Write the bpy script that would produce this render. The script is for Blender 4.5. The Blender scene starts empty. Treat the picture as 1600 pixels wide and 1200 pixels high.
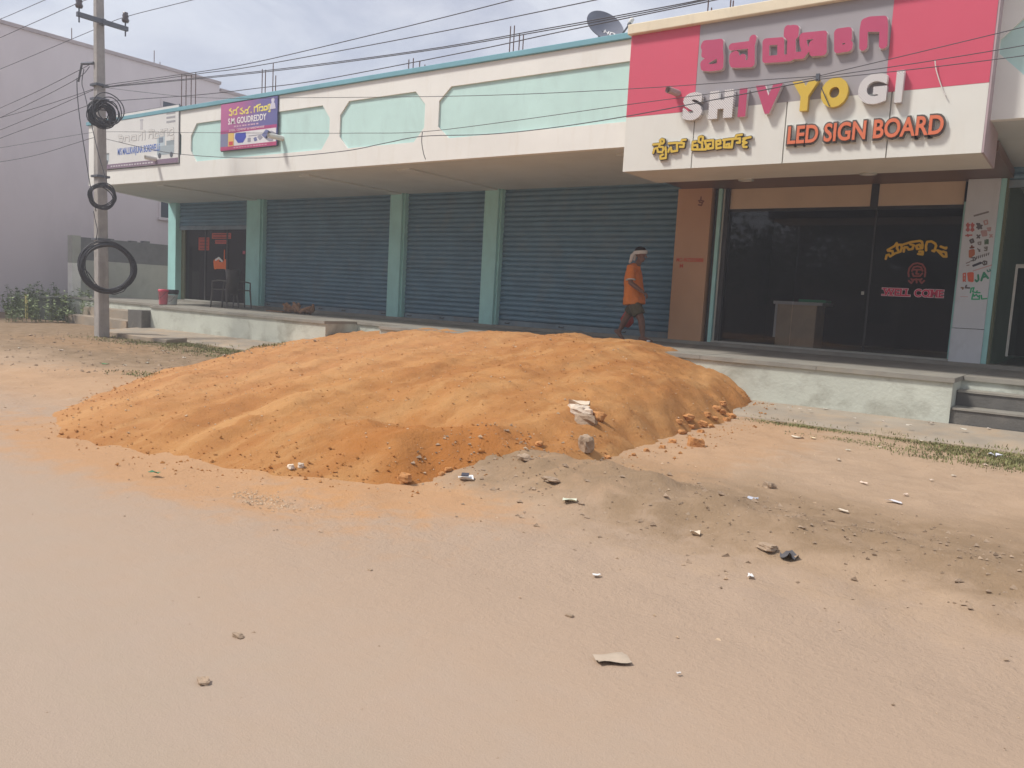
import bpy, math, random
import numpy as np
from mathutils import Vector, Matrix, noise
rnd = random.Random(7)
S = bpy.context.scene
COL = S.collection
# ------------------------------------------------------------------ camera
CAMZ = 1.2
FPX, YAW, PITCH, ROLL = 1260.0, -0.62658, -0.105432, 0.055341
fw = Vector((math.sin(YAW)*math.cos(PITCH), math.cos(YAW)*math.cos(PITCH), math.sin(PITCH)))
rt = Vector((math.cos(YAW), -math.sin(YAW), 0)); up = rt.cross(fw)
r2 = math.cos(ROLL)*rt + math.sin(ROLL)*up; u2 = -math.sin(ROLL)*rt + math.cos(ROLL)*up
cam = bpy.data.cameras.new('camera'); cam.sensor_width = 36; cam.lens = FPX/1600*36
cam.clip_start = 0.05; cam.clip_end = 2000
camo = bpy.data.objects.new('camera', cam); COL.objects.link(camo)
mw = Matrix((r2, u2, -fw)).transposed().to_4x4(); mw.translation = (0, 0, CAMZ)
camo.matrix_world = mw
S.camera = camo
# ------------------------------------------------------------------ sky and sun
SUN_EL, SUN_AZ = math.radians(54), math.radians(226)      # azimuth: compass from +Y, clockwise
w = bpy.data.worlds.new('World'); S.world = w; w.use_nodes = True
nt = w.node_tree; nt.nodes.clear()
out = nt.nodes.new('ShaderNodeOutputWorld'); bg = nt.nodes.new('ShaderNodeBackground')
sky = nt.nodes.new('ShaderNodeTexSky'); sky.sky_type = 'NISHITA'; sky.sun_disc = False
sky.sun_elevation = SUN_EL; sky.sun_rotation = SUN_AZ; sky.dust_density = 3.0; sky.air_density = 1.0
tc = nt.nodes.new('ShaderNodeTexCoord')
mp = nt.nodes.new('ShaderNodeMapping'); mp.inputs['Scale'].default_value = (1.2, 1.2, 3.2)
nz = nt.nodes.new('ShaderNodeTexNoise'); nz.inputs['Scale'].default_value = 2.2
nz.inputs['Detail'].default_value = 7; nz.inputs['Roughness'].default_value = .55
nz.inputs['Distortion'].default_value = .3
mr = nt.nodes.new('ShaderNodeMapRange'); mr.inputs[1].default_value = .3; mr.inputs[2].default_value = .68
mr.inputs[3].default_value = .72; mr.inputs[4].default_value = .99
cl = nt.nodes.new('ShaderNodeMix'); cl.data_type = 'RGBA'
cv = nt.nodes.new('ShaderNodeMix'); cv.data_type = 'RGBA'; cv.inputs[6].default_value = (3.5, 3.75, 4.55, 1); cv.inputs[7].default_value = (5.3, 5.5, 6.0, 1)
nz2 = nt.nodes.new('ShaderNodeTexNoise'); nz2.inputs['Scale'].default_value = 3.4; nz2.inputs['Detail'].default_value = 8; nz2.inputs['Roughness'].default_value = .6; nz2.inputs['Distortion'].default_value = .6
mr2 = nt.nodes.new('ShaderNodeMapRange'); mr2.inputs[1].default_value = .36; mr2.inputs[2].default_value = .66
nt.links.new(mp.outputs['Vector'], nz2.inputs['Vector']); nt.links.new(nz2.outputs['Fac'], mr2.inputs[0]); nt.links.new(mr2.outputs[0], cv.inputs[0]); nt.links.new(cv.outputs[2], cl.inputs[7])
nt.links.new(tc.outputs['Generated'], mp.inputs['Vector']); nt.links.new(mp.outputs['Vector'], nz.inputs['Vector'])
nt.links.new(nz.outputs['Fac'], mr.inputs[0]); nt.links.new(mr.outputs[0], cl.inputs[0])
nt.links.new(sky.outputs['Color'], cl.inputs[6]); nt.links.new(cl.outputs[2], bg.inputs['Color'])
bg.inputs['Strength'].default_value = 0.1
nt.links.new(bg.outputs['Background'], out.inputs['Surface'])
sl = bpy.data.lights.new('sun', 'SUN'); sl.energy = 2.6; sl.angle = math.radians(9); sl.color = (1, .95, .88)
so = bpy.data.objects.new('sun', sl); COL.objects.link(so)
sd = Vector((math.sin(SUN_AZ)*math.cos(SUN_EL), math.cos(SUN_AZ)*math.cos(SUN_EL), math.sin(SUN_EL)))
so.rotation_euler = sd.to_track_quat('Z', 'Y').to_euler(); so.location = sd*60
S.view_settings.view_transform = 'Standard'; S.view_settings.look = 'None'
S.view_settings.exposure = 0.66; S.view_settings.gamma = 1
S.render.engine = 'CYCLES'; S.cycles.max_bounces = 8; S.cycles.transparent_max_bounces = 12

# ------------------------------------------------------------------ measuring helpers
def ray(px, py): return fw + r2*((px-800)/FPX) + u2*((600-py)/FPX)
O = Vector((0, 0, CAMZ))
def onY(px, py, Y): v = ray(px, py); return O + v*(Y/v.y)
def onX(px, py, X): v = ray(px, py); return O + v*(X/v.x)
def onZ(px, py, Z=0.): v = ray(px, py); return O + v*((Z-CAMZ)/v.z)

# ------------------------------------------------------------------ materials
def srgb(r, g, b):
    f = lambda c: c/12.92 if c <= .04045 else ((c+.055)/1.055)**2.4
    return (f(r/255), f(g/255), f(b/255))
MATS = {}
def mat(name, col, rough=.75, var=.12, scale=2.5, bump=0., bscale=60., spec=.3, metal=0., stain=None, stain_scale=(1.5, 1.5, .5), stain_amt=.6, stain_lo=.52, stain_hi=.75):
    if name in MATS: return MATS[name]
    m = bpy.data.materials.new(name); m.use_nodes = True; MATS[name] = m
    n = m.node_tree.nodes; l = m.node_tree.links; p = n['Principled BSDF']
    p.inputs['Roughness'].default_value = rough; p.inputs['Metallic'].default_value = metal
    p.inputs['Specular IOR Level'].default_value = spec
    g = n.new('ShaderNodeNewGeometry')
    a = n.new('ShaderNodeTexNoise'); a.inputs['Scale'].default_value = scale; a.inputs['Detail'].default_value = 8
    a.inputs['Roughness'].default_value = .62
    l.new(g.outputs['Position'], a.inputs['Vector'])
    mx = n.new('ShaderNodeMix'); mx.data_type = 'RGBA'
    mx.inputs[6].default_value = (*[c*(1-var) for c in col], 1); mx.inputs[7].default_value = (*[min(1, c*(1+var)) for c in col], 1)
    r = n.new('ShaderNodeMapRange'); r.inputs[1].default_value = .3; r.inputs[2].default_value = .7
    l.new(a.outputs['Fac'], r.inputs[0]); l.new(r.outputs[0], mx.inputs[0])
    last = mx.outputs[2]
    if stain:
        mpn = n.new('ShaderNodeMapping'); mpn.inputs['Scale'].default_value = stain_scale
        l.new(g.outputs['Position'], mpn.inputs['Vector'])
        b = n.new('ShaderNodeTexNoise'); b.inputs['Scale'].default_value = 2.2; b.inputs['Detail'].default_value = 9
        b.inputs['Roughness'].default_value = .66; b.inputs['Distortion'].default_value = .4
        l.new(mpn.outputs['Vector'], b.inputs['Vector'])
        r3 = n.new('ShaderNodeMapRange'); r3.inputs[1].default_value = stain_lo; r3.inputs[2].default_value = stain_hi
        r3.inputs[3].default_value = 0; r3.inputs[4].default_value = stain_amt
        l.new(b.outputs['Fac'], r3.inputs[0])
        m2 = n.new('ShaderNodeMix'); m2.data_type = 'RGBA'; m2.inputs[7].default_value = (*stain, 1)
        l.new(last, m2.inputs[6]); l.new(r3.outputs[0], m2.inputs[0]); last = m2.outputs[2]
    l.new(last, p.inputs['Base Color'])
    if bump:
        c = n.new('ShaderNodeTexNoise'); c.inputs['Scale'].default_value = bscale; c.inputs['Detail'].default_value = 6
        l.new(g.outputs['Position'], c.inputs['Vector'])
        bp = n.new('ShaderNodeBump'); bp.inputs['Strength'].default_value = bump; bp.inputs['Distance'].default_value = .02
        l.new(c.outputs['Fac'], bp.inputs['Height']); l.new(bp.outputs['Normal'], p.inputs['Normal'])
    return m
def ramp(n, l, src, lo, hi, a=0., b=1.):
    r = n.new('ShaderNodeMapRange'); r.interpolation_type = 'SMOOTHSTEP'
    r.inputs[1].default_value = lo; r.inputs[2].default_value = hi; r.inputs[3].default_value = a; r.inputs[4].default_value = b
    l.new(src, r.inputs[0]); return r.outputs[0]
def mixc(n, l, fac, A, B):
    m = n.new('ShaderNodeMix'); m.data_type = 'RGBA'
    if isinstance(fac, float): m.inputs[0].default_value = fac
    else: l.new(fac, m.inputs[0])
    for k, v in ((6, A), (7, B)):
        if isinstance(v, tuple): m.inputs[k].default_value = (*v, 1)
        else: l.new(v, m.inputs[k])
    return m.outputs[2]
def noise_node(n, l, vec, scale, detail=8, rough=.6, dist=0., sc=None):
    if sc:
        q = n.new('ShaderNodeMapping'); q.inputs['Scale'].default_value = sc; l.new(vec, q.inputs['Vector']); vec = q.outputs['Vector']
    t = n.new('ShaderNodeTexNoise'); t.inputs['Scale'].default_value = scale; t.inputs['Detail'].default_value = detail
    t.inputs['Roughness'].default_value = rough; t.inputs['Distortion'].default_value = dist
    l.new(vec, t.inputs['Vector']); return t.outputs['Fac']
def mth(n, l, op, a, b=None):
    m = n.new('ShaderNodeMath'); m.operation = op
    for k, v in ((0, a), (1, b)):
        if v is None: continue
        if isinstance(v, (int, float)): m.inputs[k].default_value = v
        else: l.new(v, m.inputs[k])
    return m.outputs[0]
def newmat(name, rough=.9, spec=.2):
    m = bpy.data.materials.new(name); m.use_nodes = True; MATS[name] = m
    n = m.node_tree.nodes; l = m.node_tree.links; p = n['Principled BSDF']
    p.inputs['Roughness'].default_value = rough; p.inputs['Specular IOR Level'].default_value = spec
    g = n.new('ShaderNodeNewGeometry').outputs['Position']
    return m, n, l, p, g
def bumpn(n, l, p, h, strength, dist):
    b = n.new('ShaderNodeBump'); b.inputs['Strength'].default_value = strength; b.inputs['Distance'].default_value = dist
    l.new(h, b.inputs['Height']); l.new(b.outputs['Normal'], p.inputs['Normal'])

# soil spilt from the heap and the drift of dust where road and verge meet
EDGE_DUST = (.385, .282, .204)
def spills(n, l, sep, mid, c):
    e = mth(n, l, 'ADD', sep.outputs[1], mth(n, l, 'MULTIPLY', mth(n, l, 'SUBTRACT', mid, .5), 1.6))
    c = mixc(n, l, mth(n, l, 'MULTIPLY', ramp(n, l, e, 4.1, 3.1), ramp(n, l, e, 1.0, 2.5)), c, EDGE_DUST)
    for cx, cy, rx, ry, amt in ((-9.2, 4.4, 2.2, 1.2, .25), (-5.2, 2.9, 2.2, .6, .55), (-2.7, 7.0, .7, 2.4, .25), (-14.5, 7.0, 2.2, .8, .15), (-3.5, 3.5, 1.0, .5, .5)):
        dx = mth(n, l, 'DIVIDE', mth(n, l, 'SUBTRACT', sep.outputs[0], cx), rx); dy = mth(n, l, 'DIVIDE', mth(n, l, 'SUBTRACT', sep.outputs[1], cy), ry)
        d = mth(n, l, 'SQRT', mth(n, l, 'ADD', mth(n, l, 'MULTIPLY', dx, dx), mth(n, l, 'MULTIPLY', dy, dy)))
        d = mth(n, l, 'ADD', d, mth(n, l, 'MULTIPLY', mth(n, l, 'SUBTRACT', mid, .5), 1.6))
        c = mixc(n, l, ramp(n, l, d, 1.35, .5, 0, amt), c, (.50, .245, .085))
    return c
# dirt shoulder
def ground_material():
    m, n, l, p, g = newmat('dirt')
    big = noise_node(n, l, g, .9, 6, .6, .5); mid = noise_node(n, l, g, 5, 8, .65, .3); fine = noise_node(n, l, g, 45, 6, .7)
    c = mixc(n, l, ramp(n, l, big, .3, .7), (.40, .282, .188), (.36, .255, .172))
    c = mixc(n, l, ramp(n, l, mid, .35, .72, 0, .75), c, (.43, .308, .21))
    sep = n.new('ShaderNodeSeparateXYZ'); l.new(g, sep.inputs[0])
    # darker, moister soil turned up along the low ridge
    yy = mth(n, l, 'ADD', sep.outputs[1], mth(n, l, 'MULTIPLY', mth(n, l, 'SUBTRACT', big, .5), 2.2))
    band = mth(n, l, 'MULTIPLY', ramp(n, l, yy, 3.5, 4.3), ramp(n, l, yy, 6.2, 4.9))
    band = mth(n, l, 'MULTIPLY', band, ramp(n, l, sep.outputs[0], -4.3, -3.6))
    band = mth(n, l, 'MULTIPLY', band, ramp(n, l, mid, .25, .6, .45, 1))
    c = mixc(n, l, mth(n, l, 'MULTIPLY', band, 1.), c, (.26, .178, .108))
    far = mth(n, l, 'MULTIPLY', mth(n, l, 'MULTIPLY', ramp(n, l, sep.outputs[0], -8.0, -11.0), ramp(n, l, yy, 4.4, 6.2)), ramp(n, l, mid, .3, .65, .5, 1))
    c = mixc(n, l, mth(n, l, 'MULTIPLY', far, .95), c, (.20, .138, .08))
    c = spills(n, l, sep, mid, c)
    # grey pebbly specks
    c = mixc(n, l, ramp(n, l, fine, .62, .75, 0, .35), c, (.45, .36, .27)); c = mixc(n, l, ramp(n, l, fine, .4, .28, 0, .4), c, (.19, .125, .075))
    l.new(c, p.inputs['Base Color'])
    bumpn(n, l, p, mth(n, l, 'ADD', mth(n, l, 'MULTIPLY', mid, .020), mth(n, l, 'MULTIPLY', fine, .008)), 1., 1.); return m
def road_material():
    m, n, l, p, g = newmat('dusty_asphalt')
    big = noise_node(n, l, g, .7, 6, .6, .6, (.35, 1, 1)); mid = noise_node(n, l, g, 6, 9, .65, 0, (.5, 1, 1)); fine = noise_node(n, l, g, 160, 4, .7)
    c = mixc(n, l, ramp(n, l, big, .32, .68), (.375, .292, .228), (.392, .298, .228))
    c = mixc(n, l, ramp(n, l, mid, .3, .75, 0, .5), c, (.365, .29, .218))
    sep = n.new('ShaderNodeSeparateXYZ'); l.new(g, sep.outputs[0].node.inputs[0])
    c = spills(n, l, sep, noise_node(n, l, g, 5, 8, .65, .3), c)
    c = mixc(n, l, ramp(n, l, fine, .6, .75, 0, .2), c, (.44, .37, .3)); c = mixc(n, l, ramp(n, l, fine, .4, .3, 0, .22), c, (.2, .155, .12))
    l.new(c, p.inputs['Base Color'])
    ed = ramp(n, l, sep.outputs[1], 1.5, 2.9, 0., .75); rough_ = mth(n, l, 'ADD', mth(n, l, 'MULTIPLY', noise_node(n, l, g, 5, 8, .65, .3), .020), mth(n, l, 'MULTIPLY', noise_node(n, l, g, 45, 6, .7), .008))
    bumpn(n, l, p, mth(n, l, 'ADD', mth(n, l, 'MULTIPLY', rough_, ed), mth(n, l, 'ADD', mth(n, l, 'MULTIPLY', mid, .006), mth(n, l, 'MULTIPLY', fine, .002))), 1., 1.); return m
def mound_material():
    m, n, l, p, g = newmat('orange_soil')
    big = noise_node(n, l, g, 1.1, 6, .6, .8); mid = noise_node(n, l, g, 6, 9, .7, .4); fine = noise_node(n, l, g, 60, 5, .7)
    sp = n.new('ShaderNodeSeparateXYZ'); l.new(g, sp.inputs[0]); fx_ = mth(n, l, 'ADD', sp.outputs[0], 3.96); fy_ = mth(n, l, 'ADD', sp.outputs[1], 2.8)
    th_ = mth(n, l, 'ADD', mth(n, l, 'ARCTAN2', fx_, fy_), mth(n, l, 'MULTIPLY', big, .05)); rr_ = mth(n, l, 'SQRT', mth(n, l, 'ADD', mth(n, l, 'MULTIPLY', fx_, fx_), mth(n, l, 'MULTIPLY', fy_, fy_)))
    cb_ = n.new('ShaderNodeCombineXYZ'); l.new(mth(n, l, 'MULTIPLY', th_, 16), cb_.inputs[0]); l.new(mth(n, l, 'MULTIPLY', rr_, .3), cb_.inputs[1])
    strk = noise_node(n, l, cb_.outputs[0], 1.6, 8, .62, .3)
    c = mixc(n, l, ramp(n, l, big, .35, .66), (.43, .206, .07), (.36, .153, .046))
    c = mixc(n, l, ramp(n, l, strk, .45, .66, 0, .85), c, (.50, .268, .105)); c = mixc(n, l, ramp(n, l, strk, .46, .3, 0, .6), c, (.34, .135, .038))
    c = mixc(n, l, ramp(n, l, mid, .6, .8, 0, .5), c, (.55, .30, .13)); c = mixc(n, l, ramp(n, l, mid, .42, .3, 0, .45), c, (.33, .135, .042))
    sep = n.new('ShaderNodeSeparateXYZ'); l.new(g, sep.inputs[0])
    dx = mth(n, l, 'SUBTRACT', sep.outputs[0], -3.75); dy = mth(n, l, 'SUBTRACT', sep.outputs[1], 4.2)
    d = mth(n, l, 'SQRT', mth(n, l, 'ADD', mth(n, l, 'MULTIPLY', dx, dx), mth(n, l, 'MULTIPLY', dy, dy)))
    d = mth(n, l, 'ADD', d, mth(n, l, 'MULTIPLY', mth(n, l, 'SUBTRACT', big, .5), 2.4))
    c = mixc(n, l, ramp(n, l, d, 1.0, .3, 0, .75), c, (.36, .135, .03))          # damp soil, with the front slope's shading put into the colour
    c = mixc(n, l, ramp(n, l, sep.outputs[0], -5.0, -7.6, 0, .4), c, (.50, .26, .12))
    c = mixc(n, l, ramp(n, l, fine, .64, .74, 0, .5), c, (.68, .42, .2)); c = mixc(n, l, ramp(n, l, fine, .38, .28, 0, .45), c, (.28, .11, .03))
    l.new(c, p.inputs['Base Color'])
    bumpn(n, l, p, mth(n, l, 'ADD', mth(n, l, 'MULTIPLY', mid, 1.4), mth(n, l, 'MULTIPLY', fine, .5)), .5, .05); return m
GROUND, ROAD, SOIL = ground_material(), road_material(), mound_material()
WHITE = mat('cream_paint', (.75, .745, .70), .7, .05, 1.2, stain=(.60, .55, .45), stain_scale=(2.2, 2.2, .35), stain_amt=.45, stain_lo=.55, stain_hi=.8)
TEALP = mat('pale_aqua_paint', (.50, .70, .66), .7, .06, 1.2, stain=(.40, .54, .52), stain_scale=(1.2, 1.2, .5), stain_amt=.6, stain_lo=.5, stain_hi=.8)
TEALC = mat('blue_green_paint', (.17, .36, .42), .65, .1, 2)
TEALD = mat('turquoise_paint', (.37, .66, .63), .6, .08, 2, stain=(.25, .44, .42), stain_scale=(3, 3, .8), stain_amt=.35)
SOFF = mat('soffit_plaster', (.57, .61, .60), .8, .07, .8, stain=(.45, .47, .45), stain_scale=(.8, .8, .8), stain_amt=.4)
SHUT = mat('shutter_steel', (.115, .215, .29), .42, .14, 1.6, spec=.5, metal=.1, stain=(.20, .24, .25), stain_scale=(.9, 1, .9), stain_amt=.6, stain_lo=.5, stain_hi=.78)
SHUTR = mat('shutter_rail_steel', (.17, .23, .27), .5, .2, 4, spec=.5, stain=(.25, .22, .18), stain_scale=(3, 3, 2), stain_amt=.6)
PLINTH = mat('lime_washed_plaster', (.52, .545, .475), .85, .12, 1.5, bump=.3, bscale=25, stain=(.20, .185, .14), stain_scale=(.9, .9, 1.1), stain_amt=.65, stain_lo=.5, stain_hi=.74)
SLAB = mat('grey_stone_slab', (.27, .255, .22), .7, .18, 3, stain=(.36, .31, .23), stain_amt=.5)
CONC = mat('weathered_concrete', (.31, .265, .21), .9, .16, 2, bump=.3, bscale=50, stain=(.42, .30, .19), stain_scale=(1, 1, 1), stain_amt=.65, stain_lo=.45, stain_hi=.7)
CONCD = mat('dark_concrete', (.13, .125, .115), .9, .2, 3, bump=.3, bscale=40, stain=(.28, .25, .20), stain_scale=(2, 2, 1.2), stain_amt=.5)
POLE = mat('pole_concrete', (.34, .32, .30), .9, .14, 6, bump=.4, bscale=30, stain=(.2, .185, .165), stain_scale=(6, 6, .8), stain_amt=.6)
LBLD = mat('lilac_grey_paint', (.66, .59, .60), .85, .04, .5, stain=(.56, .50, .51), stain_scale=(.35, .35, .12), stain_amt=.6, stain_lo=.45, stain_hi=.75)
LBLDT = mat('grey_coping', (.42, .36, .36), .85, .1, 1)
BWALL = mat('plastered_block', (.40, .40, .36), .9, .1, 1.5, bump=.3, bscale=20, stain=(.28, .28, .26), stain_scale=(1, 1, .7), stain_amt=.5)
BWALLD = mat('dark_block', (.165, .165, .17), .9, .15, 3, bump=.3, bscale=20)
ORANGE = mat('tan_cladding', (.52, .30, .165), .45, .05, 1.5, spec=.4)
BROWN = mat('brown_cladding', (.16, .085, .062), .4, .08, 1.5, spec=.4)
TRANS = mat('tan_transom_board', (.60, .46, .32), .55, .06, 2)
WPAN = mat('white_sheet', (.60, .63, .66), .5, .05, 2, stain=(.45, .46, .47), stain_scale=(2, 2, .8), stain_amt=.5)
RED = mat('pink_red_panel', (.58, .085, .14), .42, .04, 1.2, spec=.4)
GREY = mat('grey_panel', (.315, .295, .31), .42, .04, 1.2, spec=.4)
ACPW = mat('white_panel', (.67, .67, .62), .42, .04, 1, spec=.4, stain=(.60, .57, .5), stain_scale=(3, 3, .4), stain_amt=.4)
CREAM = mat('cream_coping', (.72, .64, .48), .7, .06, 2, stain=(.5, .43, .32), stain_scale=(3, 3, 1), stain_amt=.4)
LETR = mat('magenta_letter', (.44, .065, .14), .4, .05, 3, spec=.4)
def led_mat():
    m, n, l, p, g = newmat('led_dotted_white', .5, .3)
    sep = n.new('ShaderNodeSeparateXYZ'); l.new(g, sep.inputs[0]); k = 2*math.pi/.03
    a = mth(n, l, 'MULTIPLY', mth(n, l, 'SINE', mth(n, l, 'MULTIPLY', sep.outputs[0], k)), mth(n, l, 'SINE', mth(n, l, 'MULTIPLY', sep.outputs[2], k)))
    l.new(mixc(n, l, ramp(n, l, a, .1, .6), (.64, .62, .61), (.32, .30, .31)), p.inputs['Base Color']); return m
LETW = led_mat()
LETY = mat('yellow_letter', (.60, .42, .06), .4, .05, 3, spec=.4)
LETO = mat('orange_letter', (.64, .17, .085), .4, .05, 3, spec=.4)
EDGE = mat('letter_side_acrylic', (.60, .52, .52), .4, .05, 3)
OUTL = mat('dark_letter_outline', (.10, .085, .075), .5, .1, 3)
HALO = mat('clear_acrylic_backing', (.66, .65, .60), .3, .03, 3)
BLACK = mat('black_rubber', (.04, .042, .05), .5, .2, 20, spec=.4)
WIRE = mat('wire_black', (.075, .075, .085), .6, .1, 5)
STEEL = mat('galvanised_steel', (.12, .13, .15), .5, .2, 8, metal=.4)
RUST = mat('rusty_rebar', (.11, .06, .045), .85, .3, 30)
PIPE = mat('white_pvc', (.66, .64, .60), .45, .08, 5)
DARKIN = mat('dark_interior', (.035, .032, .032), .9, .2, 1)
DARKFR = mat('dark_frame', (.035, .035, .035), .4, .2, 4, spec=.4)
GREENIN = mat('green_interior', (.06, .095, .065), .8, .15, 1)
ALU = mat('aluminium_frame', (.42, .42, .38), .4, .1, 4, metal=.3)
WOOD = mat('counter_wood', (.42, .30, .19), .6, .15, 8)
PAPERW = mat('white_paper', (.78, .76, .74), .7, .06, 15)
GRASS = mat('grass_blades', (.18, .18, .07), .7, .45, 3)
WEED = mat('weed_leaves', (.185, .235, .11), .65, .45, 2.5)
ROCK = mat('grey_brown_rock', (.34, .25, .175), .9, .2, 12, bump=.5, bscale=40)
CLOD = mat('orange_clod', (.47, .225, .085), .95, .2, 10, bump=.6, bscale=40)
CHIP = mat('pale_chips', (.50, .37, .25), .9, .3, 40)
PLAST = mat('dark_grey_plastic', (.095, .088, .082), .5, .15, 6, spec=.4)
def glass_mat(name, tint, ior=1.45, rough=.02):
    m = bpy.data.materials.new(name); m.use_nodes = True; n = m.node_tree.nodes; l = m.node_tree.links
    n.remove(n['Principled BSDF']); o = n['Material Output']
    t = n.new('ShaderNodeBsdfTransparent'); t.inputs[0].default_value = (*tint, 1)
    gl = n.new('ShaderNodeBsdfGlossy'); gl.inputs['Roughness'].default_value = rough
    f = n.new('ShaderNodeFresnel'); f.inputs['IOR'].default_value = ior
    df = n.new('ShaderNodeBsdfDiffuse'); df.inputs[0].default_value = (.35, .33, .31, 1)
    g = n.new('ShaderNodeNewGeometry'); d = noise_node(n, l, g.outputs['Position'], 1.4, 8, .65, .6, (1, 1, .5))
    mx0 = n.new('ShaderNodeMixShader'); l.new(ramp(n, l, d,   .35, .8, .0, .03), mx0.inputs[0])       # dust film
    l.new(t.outputs[0], mx0.inputs[1]); l.new(df.outputs[0], mx0.inputs[2])
    mx = n.new('ShaderNodeMixShader'); l.new(f.outputs[0], mx.inputs[0]); l.new(mx0.outputs[0], mx.inputs[1]); l.new(gl.outputs[0], mx.inputs[2])
    l.new(mx.outputs[0], o.inputs['Surface']); MATS[name] = m; return m
GLASS = glass_mat('tinted_glass', (.80, .80, .81), 1.4)
GLASSG = glass_mat('green_tinted_glass', (.45, .52, .50))

# ------------------------------------------------------------------ mesh helpers
class MB:
    def __init__(s): s.v = []; s.f = []
    def add(s, vs, fs):
        b = len(s.v); s.v += [tuple(x) for x in vs]; s.f += [tuple(b+i for i in f) for f in fs]; return s
    def box(s, x0, x1, y0, y1, z0, z1):
        return s.add([(x0,y0,z0),(x1,y0,z0),(x1,y1,z0),(x0,y1,z0),(x0,y0,z1),(x1,y0,z1),(x1,y1,z1),(x0,y1,z1)],
            [(3,2,1,0),(4,5,6,7),(0,1,5,4),(1,2,6,5),(2,3,7,6),(3,0,4,7)])
    def obox(s, c, ax, ay, az):
        c = Vector(c); ax = Vector(ax); ay = Vector(ay); az = Vector(az); vs = []
        for k in (-1, 1):
            for i, j in ((-1,-1),(1,-1),(1,1),(-1,1)): vs.append(c+ax*i+ay*j+az*k)
        return s.add(vs, [(3,2,1,0),(4,5,6,7),(0,1,5,4),(1,2,6,5),(2,3,7,6),(3,0,4,7)])
    def prism_z(s, poly, z0, z1):
        n = len(poly); vs = [(x, y, z0) for x, y in poly]+[(x, y, z1) for x, y in poly]
        return s.add(vs, [tuple(range(n))[::-1], tuple(range(n, 2*n))]+[(i, (i+1) % n, n+(i+1) % n, n+i) for i in range(n)])
    def prism_y(s, poly, y0, y1):      # poly in (x, z)
        n = len(poly); vs = [(x, y0, z) for x, z in poly]+[(x, y1, z) for x, z in poly]
        return s.add(vs, [tuple(range(n)), tuple(range(n, 2*n))[::-1]]+[(i, n+i, n+(i+1) % n, (i+1) % n) for i in range(n)])
    def tube(s, pts, r, n=8, cap=True, closed=False):
        pts = [Vector(p) for p in pts]; N = len(pts)
        rs = r if isinstance(r, (list, tuple)) else [r]*N
        base = len(s.v); ref = None
        for i, p in enumerate(pts):
            a = pts[(i-1) % N] if (closed or i > 0) else p; b = pts[(i+1) % N] if (closed or i < N-1) else p
            t = (b-a).normalized()
            if ref is None or abs(ref.dot(t)) > .98: ref = Vector((0, 0, 1)) if abs(t.z) < .9 else Vector((1, 0, 0))
            x = (ref-t*ref.dot(t)).normalized(); y = t.cross(x); ref = x
            rr = rs[i]; ra, rb = rr if isinstance(rr, tuple) else (rr, rr)
            for k in range(n):
                q = 2*math.pi*k/n; s.v.append(tuple(p+x*(ra*math.cos(q))+y*(rb*math.sin(q))))
        M = N if closed else N-1
        for i in range(M):
            for k in range(n):
                a = base+i*n+k; b = base+i*n+(k+1) % n; j = (i+1) % N
                s.f.append((a, b, base+j*n+(k+1) % n, base+j*n+k))
        if cap and not closed:
            s.f.append(tuple(base+k for k in range(n))[::-1]); s.f.append(tuple(base+(N-1)*n+k for k in range(n)))
        return s
    def lathe(s, prof, c=(0, 0, 0), n=20):
        c = Vector(c); base = len(s.v)
        for r, z in prof:
            for k in range(n):
                q = 2*math.pi*k/n; s.v.append((c.x+r*math.cos(q), c.y+r*math.sin(q), c.z+z))
        for i in range(len(prof)-1):
            for k in range(n):
                s.f.append((base+i*n+k, base+i*n+(k+1) % n, base+(i+1)*n+(k+1) % n, base+(i+1)*n+k))
        return s
    def mesh(s, name, m, off=(0, 0, 0), smooth=False):
        me = bpy.data.meshes.new(name); ox, oy, oz = off
        me.from_pydata([(x-ox, y-oy, z-oz) for x, y, z in s.v], [], s.f); me.update()
        if m: me.materials.append(m)
        if smooth: me.shade_smooth()
        return me
    def build(s, name, m, parent=None, smooth=False, bevel=0., base=None):
        off = wloc(parent) if parent else (base or (0, 0, 0))
        me = s.mesh(name, m, off, smooth)
        o = link(name, me, parent)
        if not parent and base: o.location = base
        if bevel:
            b = o.modifiers.new('bevel', 'BEVEL'); b.width = bevel; b.segments = 2; b.limit_method = 'ANGLE'
        return o
def wloc(o):
    v = Vector((0, 0, 0))
    while o: v += o.location; o = o.parent
    return v
def link(name, data, parent=None):
    o = bpy.data.objects.new(name, data); COL.objects.link(o)
    if parent: o.parent = parent
    return o
def thing(name, label, cat, loc=(0, 0, 0), group=None):
    o = bpy.data.objects.new(name, None); COL.objects.link(o); o.location = loc; o.empty_display_size = .1
    return tag(o, label, cat, group)
def tag(o, label, cat, group=None):
    o['label'] = label; o['category'] = cat
    if group: o['group'] = group
    return o
def kind(o, k): o['kind'] = k; return o
def fbm(x, y, z=0., o=5, h=.9): return noise.fractal(Vector((x, y, z)), h, 2.1, o)
def eval_mesh(o):
    dg = bpy.context.evaluated_depsgraph_get(); return bpy.data.meshes.new_from_object(o.evaluated_get(dg))

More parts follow.
